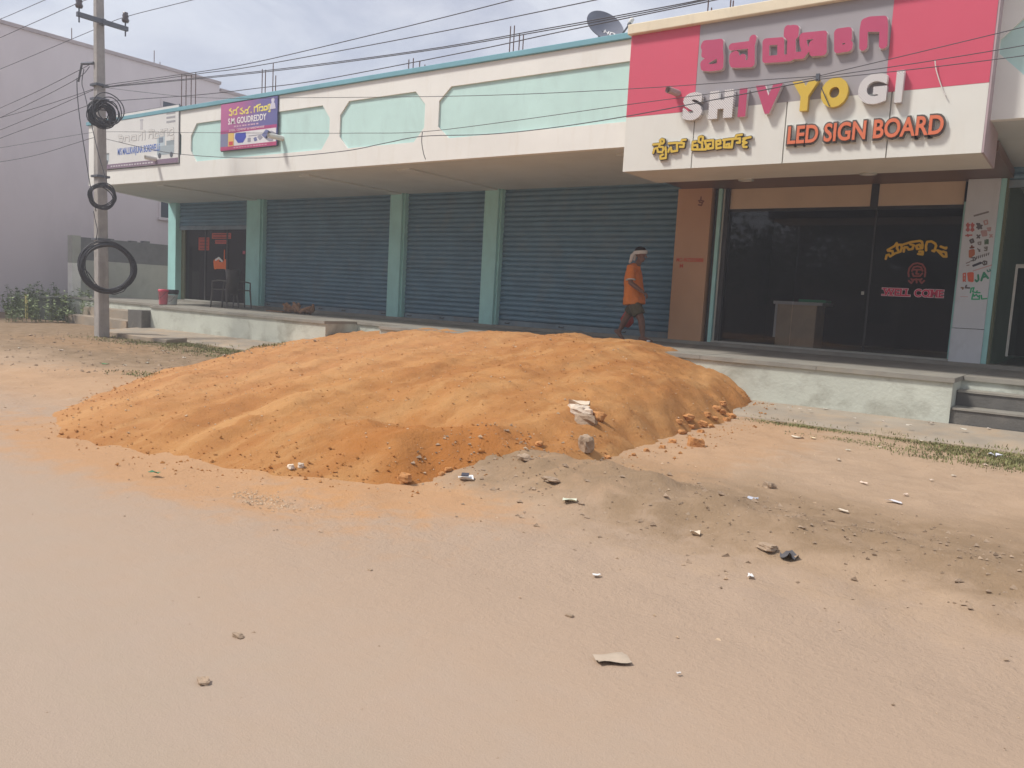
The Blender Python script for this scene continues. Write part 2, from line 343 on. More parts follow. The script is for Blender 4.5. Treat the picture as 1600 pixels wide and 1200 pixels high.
# ------------------------------------------------------------------ lettering
def contours(strokes, hw, res):
    P = [p for st in strokes for p in st]
    x0 = min(p[0] for p in P)-hw*1.8; x1 = max(p[0] for p in P)+hw*1.8; y0 = min(p[1] for p in P)-hw*1.8; y1 = max(p[1] for p in P)+hw*1.8
    nx = int((x1-x0)/res)+2; ny = int((y1-y0)/res)+2
    gx, gy = np.meshgrid(x0+np.arange(nx)*res, y0+np.arange(ny)*res, indexing='ij'); D = np.full((nx, ny), 9e9)
    for st in strokes:
        for (ax, ay), (bx, by) in zip(st[:-1], st[1:]):
            dx, dy = bx-ax, by-ay; L = dx*dx+dy*dy+1e-12
            t = np.clip(((gx-ax)*dx+(gy-ay)*dy)/L, 0, 1)
            D = np.minimum(D, np.hypot(gx-ax-t*dx, gy-ay-t*dy))
    F = D-hw; F[F == 0] = 1e-9
    inside = F < 0; nxt = {}; pos = {}
    def pt(i, j, k, m):
        key = (i, j, k, m) if (i, j) <= (k, m) else (k, m, i, j)
        if key not in pos:
            i, j, k, m = key; a, b = F[i, j], F[k, m]; t = a/(a-b)
            pos[key] = (x0+(i+(k-i)*t)*res, y0+(j+(m-j)*t)*res)
        return key
    for i in range(nx-1):
        for j in range(ny-1):
            c = [(i, j), (i+1, j), (i+1, j+1), (i, j+1)]; s = [inside[q] for q in c]
            if all(s) or not any(s): continue
            ent = [pt(*c[k], *c[(k+1) % 4]) for k in range(4) if s[k] and not s[(k+1) % 4]]   # leaving the inside
            ret = [pt(*c[k], *c[(k+1) % 4]) for k in range(4) if not s[k] and s[(k+1) % 4]]
            if len(ent) == 1: nxt[ent[0]] = ret[0]
            else:
                for k in range(4):
                    if s[k] and not s[(k+1) % 4]:
                        nxt[pt(*c[k], *c[(k+1) % 4])] = pt(*c[(k-1) % 4], *c[k])
    loops = []
    while nxt:
        a = next(iter(nxt)); lp = []
        while a in nxt: b = nxt.pop(a); lp.append(pos[a]); a = b
        if len(lp) > 5: loops.append(lp)
    return loops
def fill_mesh(loops, depth, bevel=0.):
    cu = bpy.data.curves.new('tmp', 'CURVE'); cu.dimensions = '2D'; cu.fill_mode = 'BOTH'; cu.extrude = depth/2; cu.bevel_depth = bevel
    for lp in loops:
        sp = cu.splines.new('POLY'); sp.points.add(len(lp)-1); sp.use_cyclic_u = True
        for q, (x, y) in zip(sp.points, lp): q.co = (x, y, 0, 1)
    o = bpy.data.objects.new('tmp', cu); COL.objects.link(o); me = eval_mesh(o)
    bpy.data.objects.remove(o); bpy.data.curves.remove(cu); return me
def text_mesh(body, depth, offset=0., bevel=0., spacing=1.):
    cu = bpy.data.curves.new('tmp', 'FONT'); cu.body = body; cu.extrude = depth/2; cu.offset = offset; cu.bevel_depth = bevel
    cu.resolution_u = 4; cu.space_character = spacing
    o = bpy.data.objects.new('tmp', cu); COL.objects.link(o); me = eval_mesh(o)
    bpy.data.objects.remove(o); bpy.data.curves.remove(cu); return me
def bounds(me):
    a = np.empty(len(me.vertices)*3); me.vertices.foreach_get('co', a); a = a.reshape(-1, 3); return a.min(0), a.max(0), a
def stand(me, name, m, parent, Y, depth, side=None):
    """me lies in local XY with X = world X, Y = world Z; stand it up on the plane y = Y, its thickness growing towards the road"""
    off = wloc(parent); a = bounds(me)[2]
    zc = a[:, 2]; zc = (zc-zc.min())/(max(1e-6, zc.max()-zc.min()))*depth
    b = np.stack([a[:, 0]-off.x, Y-zc-off.y, a[:, 1]-off.z], 1); me.vertices.foreach_set('co', b.ravel()); me.name = name
    me.materials.clear(); me.materials.append(m)
    me.update()
    if side:
        me.materials.append(side)
        for p in me.polygons: p.material_index = 1 if abs(p.normal.y) < .6 else 0
    else:
        for p in me.polygons: p.material_index = 0
    me.update(); return link(name, me, parent)
def fit_text(body, x0, x1, z0, z1, offset=0., depth=.05, spacing=1., shear=0.):
    me = text_mesh(body, .1, offset, 0, spacing); lo, hi, a = bounds(me)
    a[:, 0] = x0+(a[:, 0]-lo[0])/(hi[0]-lo[0])*(x1-x0); a[:, 1] = z0+(a[:, 1]-lo[1])/(hi[1]-lo[1])*(z1-z0)
    a[:, 0] += shear*(a[:, 1]-z0); me.vertices.foreach_set('co', a.ravel()); me.update(); return me
def zoomed(region, scale, Y, strokes):
    """stroke points noted in an enlarged view of the photograph, turned into metres on the plane y = Y"""
    res = []
    for st in strokes:
        q = []
        for x, y in st:
            p = onY(region[0]+x/scale, region[1]+y/scale, Y); q.append((p.x, p.z))
        res.append(q)
    return res
def lettering(strokes, hw, depth, name, m, parent, Y, res=.008, side=None, bevel=0.):
    return stand(fill_mesh(contours(strokes, hw, res), .1, bevel), name, m, parent, Y, depth, side)

# ================================================================== THE GROUND
def ridge(x, y):
    yc = 4.45+.12*math.sin(x*1.3)
    e = math.exp(-((y-yc)/.42)**2)*max(0, min(1, (x+4.1)/.7))*(.6+.4*math.exp(-((x+3)/1.2)**2))
    return e
def ground_h(x, y):
    if y < 2.2: return -.03
    k = min(1, (y-2.2)/1.1)
    h = .035*fbm(x*.7, y*.7)+.02*fbm(x*3, y*3, 3)
    r = ridge(x, y)
    h += r*(.15+.06*fbm(x*4, y*4, 9, 6)+.02*fbm(x*14, y*14, 2, 4))
    h += .03*math.exp(-((x+13.5)/3)**2-((y-6.2)/1.2)**2)
    if y > 7.5: h *= max(.25, 1-(y-7.5)/1.4)
    return -.03+k*(.03+h)
xs = list(np.arange(-24, -14, .25))+list(np.arange(-14, 1.5, .06))+list(np.arange(1.5, 6, .4)); ys = list(np.arange(2.0, 9.6, .06))+[9.7, 10, 11, 13, 20, 40, 90, 260]
xs = [-420, -200, -100, -60, -40, -30]+xs+[8, 15, 40, 100, 300]; ys = [-300, -80, -20, -6, 0, 1.2]+ys
m = MB()
for x in xs:
    for y in ys: m.v.append((x, y, ground_h(x, y) if (-26 < x < 8 and -1 < y < 14) else -.03))
ny = len(ys)
m.f = [(i*ny+j, (i+1)*ny+j, (i+1)*ny+j+1, i*ny+j+1) for i in range(len(xs)-1) for j in range(ny-1)]
kind(m.build('ground', GROUND, smooth=True), 'structure')
# road: dusty asphalt with a ragged edge
m = MB(); rx = list(np.arange(-30, 4, .07)); rx = [-300, -100, -50]+rx+[8, 40, 150, 300]
for x in rx:
    e = 2.75+.22*fbm(x*.5, 7.7)+.10*fbm(x*2.5, 3.1)+.03*fbm(x*9, 1.2)
    m.v += [(x, -5.5, .0), (x, 0, .002), (x, e-.25, .002), (x, e, -.012)]
m.f = [(4*i+k, 4*i+4+k, 4*i+5+k, 4*i+1+k) for i in range(len(rx)-1) for k in range(3)]
kind(m.build('road', ROAD, smooth=True), 'structure')
# concrete apron along the plinth
m = MB(); ax = list(np.arange(-17.6, 2.01, .15))
for x in ax:
    e = 8.93+.05*fbm(x*1.1, 2.2)+.02*fbm(x*6, 4)
    m.v += [(x, e, -.05), (x, e+.02, .012+.01*fbm(x*3, 1)), (x, e+.12, .035), (x, 9.975, .10)]
m.f = [(4*i+k, 4*i+4+k, 4*i+5+k, 4*i+1+k) for i in range(len(ax)-1) for k in range(3)]
kind(m.build('pavement', CONC), 'structure')

# ================================================================== THE SHOP BUILDING
YW, YF = 13.11, 9.96
ZP, ZS, ZT = .60, 3.353, 4.765
B = thing('shop_building', 'long single storey row of shops with blue shutters under a deep cream canopy', 'building', (-11, 11.5, 0))
# plinth blocks and veranda floor
m = MB(); m.box(-17.4, -11.5, YF, 15, -.1, ZP-.05); m.box(-11.5, -10.1, 10.75, 15, -.1, ZP-.052); m.box(-10.1, -1.26, YF, 15, -.1, ZP-.05)
m.box(-23.6, -17.4, 10.62, 15, -.1, ZP-.05); m.box(-1.26, 4, 10.62, 15, -.1, ZP-.05)
m.build('plinth', PLINTH, B)
slabs = [(-17.4, -11.5, YF-.03), (-11.5, -10.1, 10.72), (-10.1, -1.24, YF-.03), (-23.6, -17.4, 10.59), (-1.24, 4, 10.59)]
for x0, x1, y0 in slabs:
    n = max(1, round((x1-x0)/1.5)); wd = (x1-x0)/n
    for i in range(n):
        MB().box(x0+i*wd+.003, x0+(i+1)*wd-.003, y0, 12.9, ZP-.05, ZP+.002*(i % 2)).build('floor_slab', SLAB, B)
# shop threshold strip
MB().box(-21.8, 4, 12.902, 13.3, ZP-.05, ZP+.055).build('threshold', SLAB, B)
# steps
for k, (y, z) in enumerate(((10.0, .255), (10.31, .43))):
    MB().box(-1.255, 3, y, 10.63, .0, z).build('step', CONCD, B); MB().box(-1.25, 3, y-.015, y+.31 if k == 0 else 10.6, z, z+.022).build('step_tread', SLAB, B)
MB().box(-20.9, -18.0, 9.72, 10.615, -.05, .20).build('step', CONC, B); MB().box(-20.9, -18.0, 10.15, 10.61, .201, .40).build('step', CONC, B)
MB().box(-17.99, -17.41, 9.75, 10.6, -.05, .47).build('step_cheek', CONCD, B)
for y, z in ((10.15, .2), (10.45, .4)): MB().box(-11.49, -10.11, y, 10.74, -.05, z).build('step', CONC, B)
# soffit / roof slab and fascia with octagonal recesses
m = MB(); m.prism_z([(-20.2, YF+.1), (4, YF+.1), (4, 22), (-23.2, 22), (-21.82, 13.2)], ZS, 4.55); m.build('roof_slab', SOFF, B)
for x in (-17.85, -12.77, -10.14, -5.76):
    MB().box(x-.15, x+.15, YF+.45, 13.0, ZS-.03, ZS-.001).build('canopy_beam', SOFF, B)
def octa(x0, x1, z0, z1, cx, cz): return [(x0+cx, z0), (x1-cx, z0), (x1, z0+cz), (x1, z1-cz), (x1-cx, z1), (x0+cx, z1), (x0, z1-cz), (x0, z0+cz)]
panels = [octa(-19.75, -16.25, 3.68, 4.47, .22, .2), octa(-15.9, -11.56, 3.69, 4.47, .2, .24), octa(-11.29, -9.26, 3.67, 4.48, .22, .22), octa(-8.96, -4.9, 3.68, 4.48, .24, .2), octa(-1.18, 3.2, 3.72, 4.46, .30, .30)]
outer = [(-20.2, ZS-.01), (4, ZS-.01), (4, ZT), (-20.2, ZT)]
me = fill_mesh([outer]+[p[::-1] for p in panels], .1)
stand(me, 'fascia', WHITE, B, YF+.05, .05)
for p in panels: MB().prism_y([(x, z) for x, z in p], YF+.028, YF+.055).build('fascia_panel', TEALP, B)
MB().box(-20.2, 4, YF+.051, YF+.12, ZS-.008, ZT).build('fascia_backing', WHITE, B)
MB().add([(-20.2, YF, ZS-.01), (-21.85, 13.2, ZS-.01), (-21.85, 13.2, ZT), (-20.2, YF, ZT), (-20.1, YF+.05, ZS-.01), (-21.75, 13.2, ZS-.01), (-21.75, 13.2, ZT), (-20.1, YF+.05, ZT)],
    [(0,3,2,1),(4,5,6,7),(0,1,5,4),(1,2,6,5),(2,3,7,6),(3,0,4,7)]).build('fascia_return', WHITE, B)
MB().box(-20.26, -5.46, YF-.04, YF+.16, ZT+.002, ZT+.085).build('coping', TEALC, B, bevel=.008); MB().box(-1.1, 4, YF-.04, YF+.16, ZT+.002, ZT+.085).build('coping', TEALC, B, bevel=.008)
# pillars
YP = 12.95
def pillar(x0, x1, mt, nm='pillar', z0=ZP, z1=ZS): return MB().box(x0, x1, YP, YW+.2, z0, z1).build(nm, mt, B, bevel=.012)
for x0, x1 in ((-21.75, -21.36), (-18.12, -17.56), (-12.96, -12.6), (-10.31, -9.96)): pillar(x0, x1, TEALD)
MB().box(-17.56, -17.51, YP+.06, YW+.1, ZP+.06, ZS).build('shutter_guide', TEALD, B)
for x in (-12.6, -9.96): MB().box(x, x+.04, YP+.07, YW+.1, ZP+.06, ZS).build('shutter_guide', TEALD, B)
# side wall and back wall
MB().box(-21.8, -21.4, YW+.2, 21, 0, ZS).build('side_wall', WHITE, B)
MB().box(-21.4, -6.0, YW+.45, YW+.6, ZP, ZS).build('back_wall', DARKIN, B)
# rolling shutters: every slat a piece of its own
PITCH_S = .0985
def shutter(x0, x1, z0, z1, Y=YW+.03, rail=True, lock=()):
    o = thing('rolling_shutter', '', ''); o.parent = B; del o['label']; del o['category']
    o.location = Vector((x0, Y, z0))-wloc(B)
    L = x1-x0; base = z0; s = MB()
    prof = [(0, 0), (-.010, .006), (-.021, .022), (-.026, .046), (-.022, .068), (-.010, .086), (0, .0925), (.004, PITCH_S)]
    for x in (0, L): s.v += [(x, y, z) for y, z in prof]
    k = len(prof); s.f = [(i, k+i, k+i+1, i+1) for i in range(k-1)]
    me = s.mesh('slat', SHUT, smooth=True)
    z = .105 if rail else 0
    if rail:
        rl = MB().box(0, L, -.03, .01, 0, .10).mesh('bottom_rail', SHUTR); a = link('bottom_rail', rl, o)
        for u in lock:
            lk = MB().tube([(u*L-.05, -.03, .06), (u*L-.05, -.055, .045), (u*L+.05, -.055, .045), (u*L+.05, -.03, .06)], .008, 6).mesh('lock_handle', DARKFR); link('lock_handle', lk, o)
    while base+z < z1-.02:
        a = link('slat', me, o); a.location = (0, .004*math.sin(z*9+x0), z); z += PITCH_S
    return o
shutter(-17.51, -12.96, ZP+.055, ZS, lock=(.04, .48, .66, .95)); shutter(-12.56, -10.31, ZP+.055, ZS, lock=(.08, .5, .92)); shutter(-9.92, -6.1, ZP+.055, ZS, lock=(.06, .4, .75))
shutter(-21.36, -18.12, 2.61, ZS, Y=YW-.02); shutter(-1.25, 3, 3.08, ZS, Y=YW-.05, rail=True)
# left shop: glazed door behind the half raised shutter
MB().box(-21.36, -21.2, YW+.02, YW+.12, ZP+.05, 2.62).build('door_jamb', mat('olive_jamb', (.16, .17, .10), .6), B)
for x0, x1 in ((-21.2, -20.26), (-20.2, -19.26), (-19.2, -18.14)):
    MB().box(x0, x1, YW+.06, YW+.07, ZP+.08, 2.62).build('door_pane', GLASSG, B); MB().box(x1, x1+.06, YW+.04, YW+.1, ZP+.05, 2.62).build('door_stile', DARKFR, B)
MB().box(-21.2, -18.14, YW+.035, YW+.1, ZP+.05, ZP+.08).build('door_sill', ALU, B)
# showroom front
pc = MB().box(-6.08, -5.47, YP-.03, YW+.1, ZP, 3.21).build('pillar_cladding', ORANGE, B, bevel=.006)
MB().box(-6.05, -5.5, YP+.02, YW+.1, 3.2101, ZS).build('pillar_head', BROWN, B)
MB().box(-5.44, -5.38, YP+.06, YW+.1, ZP, 3.2).build('jamb', DARKFR, B); MB().box(-5.38, -5.32, YP+.03, YW+.1, ZP+.05, 3.2).build('jamb', TEALD, B); MB().box(-5.31, -5.28, YP+.07, YW+.1, ZP+.05, 3.2).build('jamb', ALU, B)
MB().box(-5.28, -5.21, YP+.09, YW+.1, ZP+.05, 3.2).build('jamb', DARKFR, B)
for x0, x1 in ((-5.21, -3.02), (-2.91, -1.78)): MB().box(x0, x1, YW-.02, YW+.02, 2.875, 3.20).build('transom_panel', TRANS, B)
MB().box(-3.02, -2.91, YW-.03, YW+.05, 2.84, 3.2).build('transom_post', DARKFR, B)
MB().box(-5.21, -1.73, YW-.01, YW+.06, 2.83, 2.874).build('transom_rail', DARKFR, B)
MB().box(-5.36, -1.73, YW-.12, YW+.08, ZP+.056, ZP+.085).build('sill', ALU, B)
for x0, x1 in ((-5.21, -4.05), (-4.04, -2.93), (-2.92, -1.74)): MB().box(x0, x1, YW+.01, YW+.022, ZP+.085, 2.83).build('glass_pane', GLASS, B)
for x in (-2.925,): MB().box(x-.012, x+.012, YW+.0, YW+.03, ZP+.085, 2.83).build('glass_patch_strip', DARKFR, B)
MB().box(-3.02, -2.985, YW-.03, YW+.0, 1.55, 1.60).build('door_lock', ALU, B)
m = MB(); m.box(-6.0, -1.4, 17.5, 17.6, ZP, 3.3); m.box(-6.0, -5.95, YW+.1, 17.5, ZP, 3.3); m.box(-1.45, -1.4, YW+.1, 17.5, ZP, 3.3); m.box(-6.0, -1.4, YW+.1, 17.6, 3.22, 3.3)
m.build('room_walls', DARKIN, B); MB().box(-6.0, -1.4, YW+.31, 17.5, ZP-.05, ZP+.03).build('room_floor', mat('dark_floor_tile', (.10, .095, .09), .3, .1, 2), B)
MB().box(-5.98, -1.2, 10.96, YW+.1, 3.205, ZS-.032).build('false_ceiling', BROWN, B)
# white sheet pillar with stickers
wp = MB().box(-1.73, -1.335, YP, YW+.2, 1.135, 3.2).build('pillar_sheet', WPAN, B, bevel=.004); MB().box(-1.735, -1.335, YP-.008, YW+.2, ZP, 1.128).build('pillar_sheet', WPAN, B, bevel=.004)
MB().box(-1.76, -1.735, YP+.06, YW+.1, ZP+.05, 2.9).build('jamb', TEALD, B); MB().box(-1.333, -1.27, YP+.03, YW+.1, ZP+.05, 3.2).build('jamb', TEALD, B); MB().box(-1.268, -1.245, YP+.06, YW+.1, ZP+.05, 3.2).build('jamb', mat('olive_jamb', (.16, .17, .10)), B)
# right hand shop: dark doorway with a half glazed door leaf
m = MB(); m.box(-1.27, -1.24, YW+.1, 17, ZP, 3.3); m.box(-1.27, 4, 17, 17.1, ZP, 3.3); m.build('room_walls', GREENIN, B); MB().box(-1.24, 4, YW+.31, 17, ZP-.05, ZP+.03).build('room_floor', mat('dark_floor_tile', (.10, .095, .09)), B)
m = MB(); m.box(-1.06, -1.03, YW, YW+.04, .78, 2.05); m.box(-1.03, .4, YW, YW+.04, 2.0, 2.05); m.build('door_frame', ALU, B)
MB().box(-1.03, .4, YW+.015, YW+.022, .8, 2.0).build('door_pane', GLASSG, B)
# drain pipes through the fascia
def spout(px, py, name='drain_spout', Y0=YF, L=.26, par=B):
    p = onY(px, py, Y0)
    d = Vector((-.25, -1, .05)).normalized()
    mm = MB(); mm.tube([p+Vector((0, .05, 0)), p+d*L], .05, 14, cap=False); mm.tube([p+d*L, p+Vector((0, .05, 0))], .042, 14, cap=False)
    mm.build(name, PIPE, par, smooth=True)
spout(440, 216); spout(246, 249); 
# column starter bars left standing on the roof
def bars(lst, base_py):
    for (px, pt, lean) in lst:
        a = onY(px, base_py, 10.75); b = onY(px+lean, pt, 10.75); a.z = 4.5; a.x = b.x-.01
        MB().tube([a, (a+b)/2+Vector((.006, 0, 0)), b], .0095, 6).build('rebar', RUST, B)
bars([(284, 116, 0), (291, 118, 0), (299, 117, 0), (305, 113, 1)], 160); bars([(410, 108, 0), (415, 109, 0), (426, 99, 1), (431, 118, 0)], 145); bars([(639, 93, 0), (646, 91, 0), (656, 95, 0), (664, 101, 0)], 108)
bars([(798, 41, 0), (804, 40, 0), (812, 53, 0), (818, 55, 0)], 85); bars([(1108, -12, 0), (1112, 12, 0), (1142, 0, 0), (1146, 1, 0)], 25)

# ================================================================== MAIN SIGN
YN = 9.71
SG = thing('sign_board', 'large red, grey and white shop sign with raised SHIVYOGI letters above the showroom', 'sign', (-3.3, YN, 2.96))
X0, X1 = -5.40, -1.21; Z0, Z1, Z2 = 2.965, 3.671, 4.713
G0, G1 = -4.44, -2.205
for a, b in ((X0, -4.429), (-4.415, -3.277), (-3.263, -2.137), (-2.123, X1)):
    MB().box(a, b, YN, YN+.03, Z0, Z1-.001).build('white_panel', ACPW, SG)
MB().box(X0, G0-.001, YN-.002, YN+.03, Z1, Z2).build('red_panel', RED, SG); MB().box(G0, G1, YN+.001, YN+.03, Z1, Z2).build('grey_panel', GREY, SG); MB().box(G1+.001, X1, YN-.002, YN+.03, Z1, Z2).build('red_panel', RED, SG)
MB().box(X0+.002, X1-.002, YN+.031, 10.02, Z0+.002, Z2-.002).box(X0+.002, X1-.002, 10.021, 10.74, Z0+.004, ZS-.003).build('sign_box', mat('sign_box_sheet', (.62, .60, .55), .5, .06, 2), SG)
MB().box(X1-.001, X1+.02, YN+.003, 10.74, Z0+.003, Z2).build('side_trim', mat('mauve_trim', (.42, .33, .35), .5), SG)
MB().box(X0-.03, X1+.06, YN-.07, YN+.35, Z2+.001, Z2+.13).build('coping', CREAM, SG, bevel=.01)
dsp = onY(1060, 146, YN); mm = MB(); d = Vector((-.3, -1, .05)).normalized()*.2
mm.tube([dsp+Vector((0, .02, 0)), dsp+d], .042, 14, cap=False); mm.tube([dsp+d, dsp], .035, 14, cap=False); mm.build('drain_spout', mat('dirty_pvc', (.42, .32, .31), .6), SG, smooth=True)
RA, RB, RC = ((1085, 30), 10.), ((1235, 15), 9.697), ((1010, 200), 8.889)
YL = YN-.055
def big(name, region, strokes, hw=.043):
    s = zoomed(region[0], region[1], YL, strokes)
    lettering(s, hw, .05, name, LETR, SG, YN-.006, side=EDGE); lettering(s, hw+.006, .006, 'letter_backing', EDGE, SG, YN-.002)
big('letter', RA, [[(165,460),(150,420),(165,385),(300,375),(400,362)], [(400,370),(395,480),(405,600),(400,735)], [(400,740),(250,758),(150,750),(143,690),(240,615),(340,565),(400,550)], [(165,455),(280,450)], [(165,500),(160,550),(220,565)], [(165,500),(300,488),(395,482)]])
big('letter', RA, [[(590,432),(860,398)], [(915,300),(900,380)], [(890,390),(888,690)], [(888,692),(740,700),(610,700),(595,640),(600,570),(640,550)], [(735,700),(750,600)], [(640,550),(655,610)]])
sA = zoomed(*RA, YL, [[(1115,620),(1118,355),(1350,338),(1350,615),(1115,628)], [(1350,615),(1500,600)], [(1500,600),(1500,420),(1510,300),(1450,240),(1455,170),(1530,145)]])
sB = zoomed(*RB, YL, [[(20,300),(-40,290)], [(75,300),(70,390),(25,440),(30,690)], [(30,700),(180,690),(230,620),(195,520),(190,420)], [(190,405),(500,375)], [(495,375),(495,630)], [(495,640),(345,650),(335,520),(390,490)], [(395,490),(400,560)]])
p = onY(1085+153, 30+14.5, YL); q = onY(1235+7.8, 15+30, YL); sA.append([(p.x, p.z), (q.x, q.z)])
p = onY(1085+150, 30+60, YL); q = onY(1235+3, 15+71.5, YL); sA.append([(p.x, p.z), (q.x, q.z)])
lettering(sA+sB, .041, .05, 'letter', LETR, SG, YN-.006, side=EDGE); lettering(sA+sB, .047, .006, 'letter_backing', EDGE, SG, YN-.002)
big('letter', RB, [[(722,590),(722,345),(870,325),(872,440),(740,455)], [(722,600),(880,575),(885,530)], [(770,420),(775,380)], [(840,380),(830,400)]], .043)
big('letter', RB, [[(1105,560),(1110,300),(1130,190),(1200,165),(1405,155),(1415,250),(1405,530)], [(1140,275),(1400,272)]], .043)
# SHIVYOGI
for ch, bl, tr, mt in (('S', (1066,189.5), (1100,143), LETW), ('H', (1107,187), (1148,139.5), LETW), ('I', (1153,183.5), (1169,137.5), LETR), ('V', (1178,180), (1224,130), LETR),
                       ('Y', (1235,175.5), (1281,124), LETY), ('O', (1281,170), (1328,119), LETY), ('G', (1339,165.5), (1389,113), LETW), ('I', (1397,161.5), (1414,109.5), LETW)):
    a = onY(*bl, YN-.06); b = onY(*tr, YN-.06); ins = .022 if ch != 'I' else 0
    z0, z1 = 3.475, 3.475+.385
    zz0, zz1 = a.z, b.z
    stand(fit_text(ch, a.x, b.x, zz0, zz1, {'I': 0., 'S': .06, 'G': .06}.get(ch, .095)), 'letter', mt, SG, YN-.008, .07, mt if mt is not LETR else EDGE)
    if mt is LETW:   # rows of small LED caps on the letter face
        pass
# LED SIGN BOARD
a = onY(1232, 227, YN); b = onY(1477, 184.5, YN)
za, zb = a.z+.0, a.z+.205
for off, dep, mt, nm, yy in ((.11, .012, HALO, 'letter_backing', YN-.003), (.075, .03, OUTL, 'letter_outline', YN-.0155), (.022, .012, LETO, 'letter', YN-.046)):
    g = (off-.022)*.36
    stand(fit_text('LED SIGN BOARD', a.x-g, b.x+g, za-g, zb+g, off, shear=0.), nm, mt, SG, yy, dep)
sC = zoomed(*RC, YN-.03, [[(100,232),(235,218),(250,195),(245,165),(215,158),(195,175),(205,200)], [(185,235),(190,262)], [(100,348),(115,292),(155,278),(165,335),(225,338),(242,300),(235,268),(180,262)], [(270,270),(278,350),(275,420),(200,428),(200,388),(235,372)],
    [(315,217),(430,207),(432,318),(355,330),(345,272),(318,300),(312,332)], [(432,212),(480,212),(500,170),(550,165)], [(472,262),(520,266),(528,215),(480,212)],
    [(650,195),(640,300),(780,302),(780,215),(730,190),(735,130),(770,118),(792,130),(785,180)], [(650,195),(690,190)], [(650,245),(710,240),(715,270)], [(780,302),(830,300),(838,250),(815,182),(932,172),(932,280),(862,290),(865,232),(890,225)],
    [(978,285),(976,185),(1030,174),(1034,222),(990,230)], [(978,286),(1038,275)],
    [(1070,168),(1205,152)], [(1090,172),(1082,270),(1190,272),(1203,160)], [(1115,235),(1155,225),(1160,265)], [(1205,152),(1240,152),(1255,105),(1330,95)], [(1262,205),(1302,206),(1304,145),(1262,152)], [(1352,150),(1450,130)], [(1385,145),(1345,190),(1395,205),(1345,228),(1355,265),(1395,266)]])
lettering(sC, .031, .008, 'letter_backing', HALO, SG, YN-.003, res=.006); lettering(sC, .022, .022, 'letter_outline', OUTL, SG, YN-.0115, res=.006); lettering(sC, .0135, .010, 'letter', LETY, SG, YN-.034, res=.004)
for px, py in ((1166, 281), (1357, 271)):
    c = onZ(px, py, 2.968); d = thing('downlight', 'round white downlight set flush in the underside of the big sign', 'downlight', (c.x, c.y, 2.968), 'downlights under the big sign')
    mm = MB(); mm.lathe([(0, -.012), (.07, -.012), (.075, -.014)], c, 24); mm.build('diffuser', PIPE, d, smooth=True); MB().lathe([(.075, -.016), (.1, -.014), (.105, .004)], c, 24).build('rim', ALU, d, smooth=True)
# ================================================================== NEIGHBOURING BUILDING AND WALLS
NX = -26.0
NB = thing('neighbour_building', 'tall plain lilac grey building with a bare side wall beyond the pole', 'building', (-32, 14, 0))
m = MB(); m.box(-40, NX, 3.0, 17.37, -.1, 8.12); m.build('wall', LBLD, NB)
MB().box(-40, NX-.02, 17.371, 24, -.1, 7.9).build('wall', LBLD, NB)
MB().box(-40.05, NX+.06, 2.95, 17.40, 8.121, 8.22).build('coping', LBLDT, NB); MB().box(-40.05, NX+.04, 17.401, 24.1, 7.901, 8.0).build('coping', LBLDT, NB)
def nwin(y0, y1, z0, z1):
    f = MB(); f.box(NX+.001, NX+.03, y0-.06, y0, z0-.06, z1+.06); f.box(NX+.001, NX+.03, y1, y1+.06, z0-.06, z1+.06); f.box(NX+.001, NX+.03, y0, y1, z1, z1+.06); f.box(NX+.001, NX+.09, y0-.1, y1+.1, z0-.09, z0)
    w_ = f.build('window', LBLD, NB); MB().box(NX+.001, NX+.012, y0, y1, z0, z1).build('pane', mat('window_dark_glass', (.035, .05, .075), .15, .1, 2, spec=.5), w_)
    MB().box(NX+.0125, NX+.022, (y0+y1)/2-.02, (y0+y1)/2+.02, z0, z1).build('mullion', DARKFR, w_)
nwin(15.24, 17.1, 5.9, 7.08); nwin(15.2, 16.9, 3.27, 4.1)
for px, pt in ((112, 44), (241, 79), (250, 97)):
    a = onX(px, pt, NX-.3); MB().tube([(NX-.3, a.y, 8.0), a], .012, 6).build('rebar', RUST, NB)
BW = thing('boundary_wall', 'grey block boundary wall, dark above and plastered below, with a white end post', 'wall', (-23.7, 13, 0))
MB().box(-23.85, -23.65, 11.42, 16.5, -.1, 1.62).build('plastered_course', BWALL, BW); MB().box(-23.84, -23.66, 11.42, 16.5, 1.621, 2.26).build('block_course', BWALLD, BW)
MB().box(-23.88, -23.62, 11.18, 11.419, -.1, 1.52).build('end_post', mat('white_wash', (.82, .80, .74), .9, .1, 3, stain=(.4, .36, .3)), BW); MB().box(-23.88, -23.62, 11.18, 11.419, 1.521, 2.29).build('end_post_top', BWALL, BW)
for y in (12.2, 12.9, 13.3): MB().box(-23.84, -23.66, y, y+.2, 2.261, 2.29+.03*(y > 13)).build('loose_block', BWALLD, BW)
